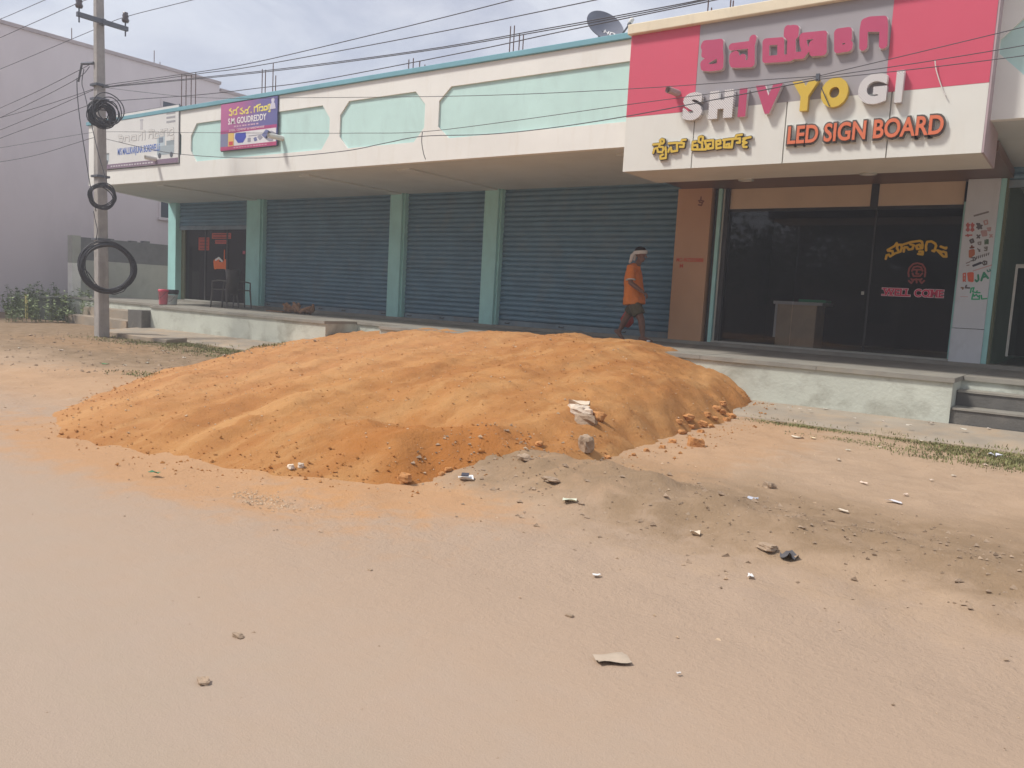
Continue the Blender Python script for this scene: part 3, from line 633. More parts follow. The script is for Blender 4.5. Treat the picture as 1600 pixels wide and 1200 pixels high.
# roadside bits at the far left
tag(MB().box(-22.3, -21.6, 9.7, 10.1, -.05, .55).box(-22.36, -21.54, 9.64, 10.16, .551, .60).build('metal_box', mat('dull_green_metal', (.10, .115, .095), .6, .2, 6), base=(-21.95, 9.9, 0)), 'short dark green metal box beside the weeds', 'box')
p = onZ(62, 498, 0); tag(MB().tube([(p.x+.2, p.y-.4, -.05), (p.x+.2, p.y-.4, .62)], .035, 10).build('marker_post', mat('yellow_paint', (.62, .55, .22), .6), base=(p.x+.2, p.y-.4, 0)), 'short yellow marker post beside the green metal box', 'post')
p = onZ(92, 494, 0); tag(MB().box(p.x-1.2, p.x+.5, p.y-.1, p.y+.1, -.05, .15).build('kerb_stone', PAPERW, base=(p.x, p.y, 0), bevel=.02), 'white painted kerb stone lying in front of the weeds', 'kerb')
p = onZ(222, 530, .0); tag(MB().add([(p.x-1.1, p.y-.25, -.03), (p.x+1.2, p.y-.2, -.03), (p.x+1.0, p.y+.35, -.03), (p.x-1.0, p.y+.3, -.03), (p.x-1.1, p.y-.25, .09), (p.x+1.2, p.y-.2, .08), (p.x+1.0, p.y+.35, .10), (p.x-1.0, p.y+.3, .1)], [(3,2,1,0),(4,5,6,7),(0,1,5,4),(1,2,6,5),(2,3,7,6),(3,0,4,7)]).build('stone_slab', CONC, base=(p.x, p.y, 0), bevel=.012), 'flat grey stone slab on the ground below the left steps', 'slab')
p = onZ(143, 496, .05); mm = MB()
for k in range(5): mm.obox((p.x+rnd.uniform(-.4, .4), p.y+rnd.uniform(-.2, .2), .08+.05*k), Vector((.24, .05*k-.1, 0)), Vector((-.03, .09, 0)), Vector((0, 0, .045)))
tag(mm.build('rubble_pile', CONCD, base=(p.x, p.y, 0)), 'small pile of broken blocks behind the utility pole', 'rubble')

# ================================================================== UTILITY POLE, COILS, WIRES
PX, PY = -15.85, 8.07
UP = thing('utility_pole', 'square concrete utility pole with a steel crossarm', 'pole', (PX, PY, 0))
top = Vector((PX-.10, PY-.0, 7.6))
def sect(z): t = z/7.6; return PX-.17*t, .108-.042*t
m = MB()
for z in (-.3, 0, 2, 4, 6, 7.6):
    cx, h = sect(z); c = .02
    m.v += [(cx-h+c, PY-h, z), (cx+h-c, PY-h, z), (cx+h, PY-h+c, z), (cx+h, PY+h-c, z), (cx+h-c, PY+h, z), (cx-h+c, PY+h, z), (cx-h, PY+h-c, z), (cx-h, PY-h+c, z)]
for i in range(5):
    for k in range(8): m.f.append((i*8+k, i*8+(k+1) % 8, i*8+8+(k+1) % 8, i*8+8+k))
m.f.append(tuple(range(40, 48))); m.build('shaft', POLE, UP)
ca, cb = onX(118, 24, PX-.02), onX(197, 45, PX-.02)
cz = (ca.z+cb.z)/2; xa = PX-.02
MB().box(xa+.02, xa+.09, ca.y, cb.y, cz-.04, cz+.04).build('crossarm', STEEL, UP); MB().box(xa-.27, xa+.10, PY-.03, PY+.03, cz-.05, cz+.05).build('clamp', STEEL, UP)
for yy in (ca.y+.04, cb.y-.04):
    mm = MB(); mm.tube([(xa+.05, yy, cz-.14), (xa+.05, yy, cz+.16)], .014, 8); mm.build('insulator_pin', STEEL, UP)
    MB().lathe([(0, .12), (.055, .12), (.07, .16), (.05, .2), (.06, .24), (.045, .27), (.05, .30), (0, .31)], (xa+.05, yy, cz), 14).build('insulator', mat('brown_porcelain', (.09, .075, .08), .3, .1, 5, spec=.5), UP, smooth=True)
br = onY(143, 99, PY-.1); mm = MB(); mm.tube([(PX-.15, PY-.09, br.z), (PX-.5, PY-.14, br.z+.02)], .03, 8); mm.tube([(PX-.5, PY-.14, br.z+.02), (PX-.72, PY-.1, br.z-.28)], .02, 8); mm.build('service_bracket', STEEL, UP)
for z in (br.z-.4, 4.55, 3.1, 1.9): MB().box(sect(z)[0]-.125, sect(z)[0]+.125, PY-.125, PY+.125, z-.02, z+.02).build('steel_band', STEEL, UP)
vd = Vector((PX, PY, 0)).normalized(); side = Vector((-vd.y, vd.x, 0))*-1      # side: to the right as seen from the road
def coil(px, py, R0, th, n, label, squash=1., tail=None, seed=1):
    r = random.Random(seed); c = onY(px, py, PY-.25); fwd = -vd*.16
    mm = MB()
    for k in range(n):
        dr = r.gauss(0, th*.42); dn = r.gauss(0, th*.4); ph = r.uniform(0, 6.28); dx = r.gauss(0, th*.2); dz = r.gauss(0, th*.25); tl = r.uniform(-.06, .06)
        pts = []
        for i in range(40):
            q = 2*math.pi*i/40; rr = R0+dr+.012*math.sin(3*q+ph)
            pts.append(c+fwd+side*(rr*squash*math.cos(q)+dx)+Vector((0, 0, rr*math.sin(q)+dz))+vd*(dn+tl*math.cos(q+ph)))
        mm.tube(pts, .0095, 6, closed=True)
    if tail:
        pts = [c+fwd+side*(x*R0)+Vector((0, 0, z*R0)) for x, z in tail]; mm.tube(pts, .008, 6)
    return tag(mm.build('cable_coil', BLACK, smooth=True, base=tuple(c)), label, 'cable coil')
coil(159, 182, .185, .07, 36, 'thick dark cable coil tied high on the concrete pole, beside the white banner', tail=None, seed=2)
mm = coil(168, 178, .23, .07, 4, 'thin loose cable loops hanging round the high coil on the pole', squash=.9, seed=3)
coil(160, 308, .20, .045, 12, 'narrow cable coil on the pole just under canopy height', seed=4)
coil(168, 418, .43, .048, 30, 'big round black cable coil hanging low on the concrete pole', tail=[(-.9, -.1), (-.72, -.3), (-.45, -.72), (-.2, -1.02), (.25, -1.16), (.62, -1.0), (.9, -.6)], seed=5)
def wire(pts, label, Y=PY, r=.0062, dz=0., group='overhead wires'):
    P = []
    for q in pts:
        px, py = q[:2]; P.append(onY(px, py, q[2] if len(q) > 2 else Y))
    # smooth the sag
    out_ = []
    for i in range(len(P)-1):
        p0 = P[max(i-1, 0)]; p1 = P[i]; p2 = P[i+1]; p3 = P[min(i+2, len(P)-1)]
        for k in range(6):
            t = k/6; out_.append(.5*((2*p1)+(p2-p0)*t+(2*p0-5*p1+4*p2-p3)*t*t+(3*p1-p0-3*p2+p3)*t**3))
    out_.append(P[-1])
    c = P[0]
    return tag(MB().tube(out_, r, 5).build('wire', WIRE, smooth=True, base=tuple(c)), label, 'wire', group)
Yl, Yr = ca.y+.04, cb.y-.04
wire([(-60, 130), (0, 108), (148, 46), (194, 27), (300, 0), (480, -45), (700, -110)], 'power line on the far insulator of the crossarm', Yr)
wire([(-60, 86), (0, 59), (119, 6), (134, 0), (300, -60), (520, -150)], 'power line on the near insulator of the crossarm', Yl)
wire([(-60, 52), (0, 30), (70, 0), (160, -38), (320, -110)], 'power line passing above the crossarm', 7.6)
wire([(-40, 188), (0, 169), (62, 141), (125, 109), (143, 99)], 'service cable reaching the bracket, upper of two', PY-.12)
wire([(-40, 202), (0, 184), (62, 154), (122, 122), (140, 104)], 'service cable reaching the bracket, lower of two', PY-.12)
wire([(-40, 193), (0, 184), (75, 163), (152, 137), (169, 132), (306, 113), (400, 97), (600, 50), (800, 0), (960, -44)], 'cable rising steeply from the pole above the starter bars, topmost')
wire([(-40, 215), (0, 203), (75, 172), (152, 138), (169, 135), (312, 115), (400, 103), (660, 55), (930, 0), (1100, -38)], 'cable rising from the pole above the starter bars, second from top')
wire([(160, 136), (400, 112), (655, 79), (860, 43.5), (1000, 18), (1108, -3), (1250, -36)], 'cable running behind the dish antenna, upper of the pair')
wire([(160, 137), (400, 114), (655, 81), (860, 46.5), (1000, 21), (1108, -1), (1250, -32)], 'cable running behind the dish antenna, lower of the pair')
wire([(-40, 232), (0, 216), (70, 190), (134, 166), (165, 159), (312, 148), (400, 138), (500, 125), (734, 80), (860, 53), (1000, 24), (1108, 2), (1250, -30)], 'cable crossing behind the starter bars and just under the dish cables')
wire([(165, 137), (181, 139), (290, 151), (390, 154), (436, 153), (662, 151), (820, 147), (1000, 138), (1160, 127), (1278, 119)], 'thin cable running level across the upper fascia', PY+.5, .0042)
wire([(-40, 236), (0, 231), (131, 209), (169, 206), (282, 207), (436, 208), (560, 208), (659, 206), (800, 189), (977, 164), (1120, 145), (1278, 121)], 'thin cable running across the aqua fascia panels', PY+.5, .0042)
wire([(-40, 258), (0, 253), (62, 241), (150, 214), (165, 217), (220, 230), (282, 241), (400, 247), (530, 237), (600, 224), (660, 213), (760, 210), (860, 200), (977, 182), (1120, 155), (1278, 124)], 'sagging cable across the lower fascia', PY+.4, .0058)
wire([(1278, 119), (1430, 83), (1600, 42), (1700, 16)], 'cable fanning out over the right red sign panel, upper', PY+.5, .0042)
wire([(1278, 121), (1430, 99), (1600, 71), (1700, 52)], 'cable fanning out over the right red sign panel, middle', PY+.5, .0042)
wire([(1278, 124), (1430, 108), (1600, 87), (1700, 72)], 'cable fanning out over the right red sign panel, lower', PY+.5, .0042)
wire([(120, 122), (121, 150), (125, 188), (133, 240), (141, 290), (150, 330)], 'loose black cable hanging down left of the pole', PY-.2, .009, group='cables hanging at the pole')
wire([(131, 108), (128, 130), (133, 150), (150, 225), (160, 262), (169, 292)], 'loose black cable slanting across the pole shaft', PY-.3, .008, group='cables hanging at the pole')
wire([(146, 330), (149, 345), (152, 360), (150, 375)], 'short cable end curling down the pole below the coil', PY-.25, .008, group='cables hanging at the pole')
wire([(660, 206), (659, 222), (662, 240), (665, 249)], 'short cable end hanging down in front of the fascia', PY+.5, .006, group='cables hanging at the pole')
wire([(1283, 135), (1288, 148), (1296, 166)], 'short cable end dangling over the yellow letter O', YN-.12, .006, group='cables hanging at the pole')
wire([(1461, 94), (1463, 110), (1472, 138), (1478, 150)], 'pale cable end hanging on the right red sign panel', YN-.03, .006, group='cables hanging at the pole').data.materials[0] = PIPE
jc = onY(1278, 121, PY+.5); tag(MB().obox(jc, (.018, 0, 0), (0, .015, 0), (0, 0, .035)).build('cable_clamp', STEEL, base=tuple(jc)), 'small clamp joining the cables in front of the sign', 'clamp')

# ================================================================== BANNERS
def banner_mat(name, stops, x0, x1, z0, z1, tilt=.5):
    m, n, l, p, g = newmat(name, .55, .3)
    sep = n.new('ShaderNodeSeparateXYZ'); l.new(g, sep.inputs[0])
    a = mth(n, l, 'DIVIDE', mth(n, l, 'SUBTRACT', sep.outputs[0], x0), x1-x0); b = mth(n, l, 'DIVIDE', mth(n, l, 'SUBTRACT', sep.outputs[2], z0), z1-z0)
    t = mth(n, l, 'ADD', mth(n, l, 'MULTIPLY', a, 1-tilt*.4), mth(n, l, 'MULTIPLY', mth(n, l, 'SUBTRACT', 1., b), tilt*.5))
    cr = n.new('ShaderNodeValToRGB'); l.new(t, cr.inputs[0])
    e = cr.color_ramp.elements
    while len(e) < len(stops): e.new(.5)
    for q, (pp, c) in zip(e, stops): q.position = pp; q.color = (*c, 1)
    l.new(cr.outputs[0], p.inputs['Base Color']); return m
YB = YF-.03
# shop banner with the trader's name
b0, b1, c0, c1 = -14.80, -13.01, 3.845, 4.755
BN = thing('banner', 'pink to violet printed banner reading S.M. GOUDREDDY on the aqua fascia panel', 'banner', (-13.9, YB, 3.845))
MB().box(b0, b1, YB, YB+.02, c0, c1).build('sheet', banner_mat('pink_violet_print', [(0, (.48, .14, .29)), (.32, (.38, .13, .29)), (.6, (.17, .135, .33)), (1, (.12, .145, .33))], b0, b1, c0, c1), BN)
MB().box(b0-.015, b1+.015, YB+.021, YB+.028, c0-.015, c1+.015).build('frame', STEEL, BN)
def rect(x0, x1, z0, z1, name, col, par, Y, th=.002): return MB().box(x0, x1, Y-th, Y, z0, z1).build(name, mat('print_%02x%02x%02x' % tuple(int(255*c) for c in col), col, .6, .05, 6), par)
def dashes(u0, u1, v0, v1, col, par, Y, n):      # print too small to read
    r = random.Random(n); m = MB(); e = (u1-u0)/n
    for k in range(n): m.box(fx(u0+e*k), fx(u0+e*(k+r.uniform(.5, .85))), Y-.002, Y, fz(v0), fz(v1))
    m.build('fine_print', mat('print_%02x%02x%02x' % tuple(int(255*c) for c in col), col, .6, .05, 6), par)
W_, H_ = b1-b0, c1-c0
fx = lambda u: b0+u*W_
fz = lambda v: c0+v*H_
rect(fx(.0), fx(1), fz(0), fz(.08), 'print_strip', (.42, .07, .17), BN, YB-.0005); rect(fx(.0), fx(1), fz(.36), fz(.43), 'print_strip', (.38, .07, .20), BN, YB-.0005)
rect(fx(.0), fx(.145), fz(.08), fz(.36), 'print_photo', (.20, .21, .32), BN, YB-.0005); rect(fx(.145), fx(.25), fz(.08), fz(.36), 'print_photo', (.72, .50, .16), BN, YB-.0005); rect(fx(.16), fx(.235), fz(.10), fz(.18), 'print_photo', (.60, .08, .10), BN, YB-.003)
rect(fx(.255), fx(.99), fz(.08), fz(.36), 'print_photo', (.68, .67, .68), BN, YB-.0005)
MB().prism_y([(fx(.28), fz(.34)), (fx(.27), fz(.24)), (fx(.33), fz(.13)), (fx(.42), fz(.13)), (fx(.475), fz(.24)), (fx(.465), fz(.34))], YB-.005, YB-.003).build('print_basin', mat('print_blue', (.06, .08, .40), .5), BN)
for k, (u, v, r_) in enumerate(((.53, .17, .03), (.64, .17, .028), (.72, .2, .035), (.83, .25, .06), (.9, .2, .07))):
    MB().prism_y([(fx(u)+r_*W_*1.0*math.cos(q*.785+.3*k)*(1.4 if q % 2 else .8), fz(v)+r_*1.6*H_*math.sin(q*.785+.3*k)) for q in range(8)], YB-.006, YB-.003).build('print_tool', mat('print_steel_%d' % (k % 2), ((.30, .30, .36), (.16, .18, .34))[k % 2], .5), BN)
for x0_, x1_ in ((.52, .75),): rect(fx(x0_), fx(x1_), fz(.245), fz(.262), 'print_tool', (.32, .32, .36), BN, YB-.003)
stand(fit_text('S.M. GOUDREDDY', fx(.14), fx(.82), fz(.545), fz(.68), .02), 'lettering', PAPERW, BN, YB-.001, .002)
stand(fit_text('STEEL, CEMENT & HARDWARE', fx(.16), fx(.79), fz(.385), fz(.435), .015), 'lettering', mat('print_pale_pink', (.72, .52, .58), .6), BN, YB-.003, .002)
dashes(.25, .7, .475, .505, (.62, .42, .50), BN, YB-.001, 9)
dashes(.25, .85, .03, .05, (.62, .35, .42), BN, YB-.003, 12)
sD = zoomed((330, 140), 10.9, YB, [[(310,430),(350,440),(355,380),(310,350),(340,325)], [(375,420),(378,355),(430,345),(440,415),(405,425)], [(430,345),(450,305),(470,300)], [(490,400),(535,412),(558,380),(500,335),(530,315)], [(570,400),(580,350),(620,342),(632,398),(600,402)], [(625,345),(645,300),(662,290)], [(680,385),(684,388)], [(735,380),(735,300),(790,290),(792,372)], [(775,275),(840,250)], [(820,362),(820,302),(880,290),(885,352),(850,358)], [(905,350),(905,290),(950,280),(952,340),(915,346)], [(970,332),(972,260),(1002,250),(1002,372),(980,372)]])
lettering(sD, .013, .002, 'lettering', mat('print_yellow', (.80, .70, .16), .6), BN, YB-.001, res=.005)
mm = MB(); c = (fx(.925), fz(.86)); mm.prism_y([(c[0]+.05*math.cos(q*.7854), c[1]+.06+.05*math.sin(q*.7854)) for q in range(8)], YB-.003, YB-.001); mm.prism_y([(c[0]-.09, c[1]-.1), (c[0]+.09, c[1]-.1), (c[0]+.06, c[1]+.0), (c[0], c[1]+.04), (c[0]-.06, c[1])], YB-.004, YB-.001)
mm.build('print_figure', mat('print_white_lilac', (.62, .60, .70), .6), BN)
# borewell banner
b0, b1, c0, c1 = -19.72, -16.32, 3.70, 4.90
BQ = thing('banner', 'faded white banner with trucks and blue BOREWELLS lettering behind the pole', 'banner', (-18, YB, 3.7))
W_, H_ = b1-b0, c1-c0
MB().box(b0, b1, YB, YB+.02, c0, c1).build('sheet', mat('faded_white_vinyl', (.66, .66, .64), .6, .04, 2), BQ); MB().box(b0-.02, b1+.02, YB+.021, YB+.028, c0-.02, c1+.02).build('frame', STEEL, BQ)
rect(b0, b1, c0, fz(.085), 'print_strip', (.22, .16, .22), BQ, YB-.0005)
dashes(.18, .72, .03, .055, (.55, .52, .55), BQ, YB-.003, 16)
qa, qb, qc = onY(184, 246, YB), onY(250, 239, YB), onY(184, 232, YB)
stand(fit_text('M/S MALLIKARJUNA BOREWELLS', qa.x, qb.x, qa.z, qc.z, .02), 'lettering', mat('print_royal_blue', (.10, .18, .48), .6), BQ, YB-.001, .002)
sE = zoomed((130, 150), 8., YB, [[(440,500),(480,495)], [(450,560),(490,565),(500,520),(450,520)], [(520,560),(525,510),(570,505),(575,560)], [(600,545),(605,500),(660,495),(662,545),(620,550)], [(690,545),(692,490),(720,480)], [(735,545),(738,440),(770,440),(772,540)], [(820,520),(825,470),(870,465),(872,520)], [(820,440),(850,425),(890,435)], [(895,515),(898,460),(940,455),(945,515),(905,520)], [(965,500),(968,430),(990,425),(995,495),(970,500)], [(1010,495),(1012,425),(1050,415),(1055,490)], [(1075,480),(1080,420),(1125,400),(1128,470),(1090,485)], [(1100,540),(1128,540),(1130,500)]])
lettering(sE, .024, .002, 'lettering', mat('print_pale_grey', (.36, .36, .37), .6), BQ, YB-.001, res=.008); lettering(sE, .017, .002, 'lettering', mat('print_near_white', (.66, .65, .62), .6), BQ, YB-.0035, res=.006)
for k in range(3): rect(fx(.865), fx(.965), fz(.86-.075*k), fz(.895-.075*k), 'print_line', (.34, .34, .36), BQ, YB-.0005)
rect(fx(.555), fx(.585), fz(.66), fz(.82), 'print_emblem', (.50, .49, .50), BQ, YB-.0005); rect(fx(.55), fx(.59), fz(.82), fz(.85), 'print_emblem', (.42, .42, .44), BQ, YB-.0005)
def truck(u0, u1, v0, v1, col):
    rect(fx(u0), fx(u1), fz(v0+.04), fz(v0+.2), 'print_truck', col, BQ, YB-.0005); rect(fx(u0), fx(u0+(u1-u0)*.45), fz(v0+.2), fz(v1), 'print_truck', tuple(c*1.35 for c in col), BQ, YB-.0005); rect(fx(u0+(u1-u0)*.55), fx(u1), fz(v0+.2), fz(v1-.12), 'print_truck', tuple(c*.8 for c in col), BQ, YB-.0005)
    rect(fx(u0+.02), fx(u0+(u1-u0)*.36), fz(v1-.14), fz(v1-.05), 'print_windscreen', (.20, .24, .30), BQ, YB-.003)
    for u in (u0+.03, u1-.03): MB().prism_y([(fx(u)+.06*math.cos(q*.628), fz(v0+.03)+.06*math.sin(q*.628)) for q in range(10)], YB-.005, YB-.003).build('print_wheel', mat('print_black', (.10, .11, .13), .6), BQ)
truck(.76, .955, .12, .52, (.34, .40, .43)); truck(.05, .155, .10, .40, (.42, .48, .50))

# ================================================================== LETTERING AND STICKERS ON THE SHOP FRONT
ST = thing('window_lettering', 'yellow and red vinyl lettering with a round emblem on the dark showroom glass', 'lettering', (-2.3, YW, 1.5))
sF = zoomed((1370, 360), 10.43, YW, [[(145,465),(158,405),(195,392),(215,425),(262,395),(255,335),(185,335)], [(175,318),(290,252),(322,205)], [(262,395),(300,372),(385,345),(405,280),(395,232),(345,232),(325,285),(345,320)],
    [(437,345),(450,275),(490,272),(520,312),(580,302),(598,240),(545,225)], [(422,232),(560,188),(700,170),(735,185),(745,240),(738,292),(655,302),(640,250),(695,232),(710,260)], [(672,382),(745,392),(748,345),(692,342)],
    [(802,325),(800,250),(820,185),(890,178),(950,215),(965,250)], [(965,250),(935,340),(905,330)], [(1040,262),(1125,295),(1132,280)], [(985,325),(1060,352)], [(1000,340),(1040,380),(1085,425),(1132,428),(1125,360),(1080,345)]])
lettering(sF, .0165, .002, 'lettering', mat('vinyl_yellow', (.72, .42, .03), .5, .08, 6), ST, YW+.008, res=.006)
sG = zoomed((1370, 360), 10.43, YW, [[(520,750),(512,690),(530,610),(590,548),(660,532),(740,552),(785,620),(790,690),(780,750)], [(570,660),(600,598),(660,585),(720,598),(745,660)], [(600,640),(730,640)], [(655,650),(640,705),(680,710)], [(580,700),(600,745),(700,745),(740,700)], [(520,820),(560,862),(590,820),(560,790)], [(640,790),(650,850)], [(770,820),(730,862),(700,820),(730,790)], [(600,800),(700,800)]])
lettering(sG, .012, .002, 'emblem', mat('vinyl_dull_red', (.27, .06, .045), .5, .1, 6), ST, YW+.008, res=.005)
a = onY(1379, 460, YW); b = onY(1475, 452, YW); xw0, xw1 = a.x, b.x
zc0 = onY(1381, 461.5, YW).z; zc1 = onY(1381, 450, YW).z
for off, mt, yy in ((.07, mat('vinyl_pink_white', (.66, .48, .50), .5), YW+.008), (.025, mat('vinyl_crimson', (.60, .035, .10), .5), YW+.0055)):
    g = (off-.025)*.2
    stand(fit_text('WELL', xw0-g, xw0+(xw1-xw0)*.46+g, zc0-g, zc1+g, off), 'lettering', mt, ST, yy, .002); stand(fit_text('COME', xw0+(xw1-xw0)*.53-g, xw1+g, zc0-g, zc1+g, off), 'lettering', mt, ST, yy, .002)
    xr = [xw0+(xw1-xw0)*t for t in (.0, .115, .24, .35, .53, .65, .77, .89)]
    for x in xr[:4]+xr[6:]:       # slab serifs
        for zz in (zc0, zc1-.014): rect(x-.012-g, x+.055+g, zz-g, zz+.014+g, 'serif', (.60, .035, .10) if off < .05 else (.66, .48, .50), ST, yy-.0003, .0022)
# telephone number and motif on the tan pillar
PH = thing('pillar_lettering', 'small red painted telephone number on the tan cladding pillar', 'lettering', (-5.8, YP, 2))
yp_ = YP-.032
a = onY(1061, 409, yp_); b = onY(1113, 402.5, yp_)
stand(fit_text('MO-9672838888', -6.02, -5.53, a.z, a.z+.068, .02), 'lettering', mat('vinyl_orange_red', (.62, .085, .035), .5), PH, yp_, .002)
stand(fit_text('M', -5.95, -5.89, a.z-.10, a.z-.035, .03), 'lettering', mat('vinyl_orange_red', (.62, .085, .035)), PH, yp_, .002)
EM = zoomed((1000, 260), 4., yp_, [[(382,192),(380,208)], [(366,215),(382,212),(398,218),(388,226),(372,224)], [(390,228),(384,244),(366,240)]])
lettering(EM, .012, .002, 'emblem', mat('faint_brown_print', (.23, .10, .06), .5), PH, yp_, res=.005)
# stickers on the white sheet pillar
SK = thing('sticker_set', 'scatter of small red, black and green stickers on the white sheet pillar', 'stickers', (-1.53, YP, 2))
ys_ = YP-.0015
def zs(x, y): q = onY(1495+x/7.06, 310+y/7.06, ys_); return q.x, q.z
def stick(strokes, hw, col, name='sticker'):
    s = [[zs(*q) for q in st] for st in strokes]; lettering(s, hw, .002, name, mat('sticker_%02x%02x%02x' % tuple(int(255*c) for c in col), col, .6, .1, 8), SK, ys_, res=.005)
DK, RD, GN, PK = (.13, .12, .125), (.48, .13, .12), (.05, .28, .17), (.46, .30, .29)
for dx in (0, 50): stick([[(110+dx, 290), (135+dx, 350)], [(138+dx, 290), (108+dx, 350)], [(122+dx, 275), (122+dx, 360)]], .011, RD)
stick([[(195,192),(345,150)]], .012, (.20, .19, .19)); stick([[(225,280),(250,320),(240,335)], [(225,320),(275,300)], [(245,280),(270,330)]], .013, DK); stick([[(300,250),(335,240),(340,280),(310,290),(300,250)]], .009, PK); stick([[(340,330),(370,325),(365,355),(345,350)]], .012, PK)
stick([[(275,365),(320,360),(325,405),(290,410),(275,365)], [(295,380),(305,390)]], .014, PK); stick([[(365,400),(390,425)], [(388,400),(365,430)]], .009, PK); stick([[(100,410),(165,405)], [(120,400),(125,418)]], .010, RD); stick([[(225,405),(250,435)], [(255,405),(225,435)]], .010, DK)
stick([[(150,460),(175,450),(185,480),(160,490),(148,465)]], .012, DK); stick([[(235,485),(265,480),(262,510),(240,508),(235,485)]], .009, (.28, .27, .27)); stick([[(312,460),(312,505)], [(330,455),(330,500)], [(345,455),(345,500)]], .008, (.09, .16, .10))
stick([[(150,545),(185,540)], [(165,525),(168,545)]], .012, (.18, .06, .04)); stick([[(150,580),(180,575),(182,615),(150,640)], [(150,580),(150,630)], [(165,590),(165,620)]], .020, (.46, .15, .07)); stick([[(230,555),(255,585)], [(255,565),(245,585)]], .007, DK); stick([[(305,540),(335,535),(330,575),(305,575)], [(310,555),(335,553)]], .008, (.20, .19, .18))
stick([[(155,690),(205,680),(200,650),(160,655)], [(180,660),(182,690)]], .007, DK); stick([[(x, 668-(x-215)*.33), (x+8, 640-(x-215)*.3)] for x in range(215, 350, 22)], .006, DK); stick([[(185,742),(262,712)]], .016, (.05, .055, .08)); stick([[(280,710),(300,690),(330,695),(330,725),(300,735),(280,710)], [(305,700),(312,728)]], .008, DK); stick([[(105,715),(145,700)], [(110,740),(135,735)]], .007, (.25, .2, .2)); stick([[(180,800),(385,735)]], .006, (.55, .33, .32))
stick([[(130,830),(172,828),(170,910),(140,905),(130,830)], [(150,840),(150,900)], [(160,840),(160,900)]], .018, (.68, .13, .06)); stick([[(72,830),(95,825),(95,860),(72,870)], [(72,830),(72,915)], [(85,905),(95,915)], [(95,870),(90,905)]], .008, (.60, .14, .09))
stick([[(235,845),(240,900),(220,918),(205,900)]], .012, GN, 'letter_sticker'); stick([[(270,905),(300,820),(345,880)], [(285,870),(325,860)]], .013, GN, 'letter_sticker'); stick([[(335,790),(345,810),(370,800),(365,780)]], .007, (.05, .26, .22))
stick([[(105,960),(95,985),(140,988)]], .011, DK); stick([[(50,985),(70,985),(65,1000)]], .010, (.22, .13, .08)); stick([[(150,1040),(160,990),(190,985),(175,1030),(215,1040),(225,1020)], [(215,1040),(255,1040)]], .009, (.04, .40, .20)); stick([[(165,1110),(180,1050),(190,1080),(215,1060),(235,1085),(250,1070),(248,1112),(165,1112)], [(270,1070),(275,1110),(330,1105)]], .009, (.04, .40, .20)); stick([[(40,1082),(120,1085)]], .004, (.55, .35, .35))

# red notices stuck on the left shop's glass door
for k, (x0, x1, y0, y1, col) in enumerate(((310, 327, 371, 391, (.42, .07, .04)), (331, 361, 364, 373, (.50, .11, .08)), (336, 355, 375, 381, (.50, .10, .08)), (379, 383, 392, 397, (.45, .08, .12)))):
    a = onY(x0, y1, YW+.05); b = onY(x1, y0, YW+.05)
    o = MB().box(a.x, b.x, YW+.052, YW+.056, a.z, b.z)
    t = thing('notice', ['square red notice with two printed lines on the left shop door', 'wide red notice at the top of the left shop door', 'narrow red notice below the wide one on the left shop door', 'tiny red notice at the right edge of the left shop door'][k], 'notice', (a.x, YW+.05, a.z))
    o.build('sheet', mat('notice_red_%d' % k, col, .6), t)
    n_ = (4, 2, 1, 0)[k]
    for i in range(n_):
        z = a.z+(b.z-a.z)*(i+.5)/n_; MB().box(a.x+.06, b.x-.06, YW+.050, YW+.0515, z-.008, z+.008).build('printed_line', mat('notice_dark', (.09, .03, .03), .6), t)
a = onY(347, 412, YW+.05); pts = [[(336, 418), (335, 409), (341, 406)], [(352, 418), (352, 408)], [(336, 417), (352, 417)], [(337, 412), (351, 413)], [(340, 415), (350, 411)]]
s = [[(onY(x, y, YW+.05).x, onY(x, y, YW+.05).z) for x, y in st] for st in pts]
t = thing('door_sticker', 'bright orange cut-out sticker with a white swirl on the left shop door', 'sticker', (a.x, YW+.05, a.z))
lettering(s, .055, .003, 'orange_shape', mat('sticker_bright_orange', (.80, .17, .03), .5), t, YW+.055, res=.015)
lettering([[(onY(x, y, YW+.05).x, onY(x, y, YW+.05).z) for x, y in st] for st in ([(337, 406), (342, 403), (347, 408)],)], .03, .002, 'white_swirl', PAPERW, t, YW+.051, res=.012)
lettering([[(onY(x, y, YW+.05).x, onY(x, y, YW+.05).z) for x, y in st] for st in ([(350, 410), (350.5, 391)],)], .018, .002, 'spout', mat('sticker_bright_orange', (.80, .17, .03)), t, YW+.055, res=.012)

# ================================================================== DISH ANTENNA
dc = onY(944, 44, 10.75)
DA = thing('dish_antenna', 'grey satellite dish lettered HD on the roof edge beside the sign', 'antenna', (dc.x, dc.y, 4.55))
tcam = (O-dc).normalized(); ri = tcam.cross(u2).normalized()*-1; ui = ri.cross(tcam)*-1 if ri.cross(tcam).z < 0 else ri.cross(tcam)
if ri.dot(r2) < 0: ri = -ri
nrm = (tcam*.52+(ri*.5+ui*.85).normalized()*.85).normalized(); ux = (ri*.85-ui*.5).normalized(); uy = nrm.cross(ux)
m = MB(); rings = [(i/7) for i in range(8)]; NR = 32
for sgn, o_ in ((1, 0), (-1, -.008)):
    b_ = len(m.v)
    for t_ in rings:
        for k in range(NR):
            q = 2*math.pi*k/NR; m.v.append(tuple(dc+ux*(.30*t_*math.cos(q))+uy*(.32*t_*math.sin(q))+nrm*(.10*t_*t_-.05+o_)))
    for i in range(7):
        for k in range(NR):
            f = (b_+i*NR+k, b_+i*NR+(k+1) % NR, b_+(i+1)*NR+(k+1) % NR, b_+(i+1)*NR+k); m.f.append(f if sgn > 0 else f[::-1])
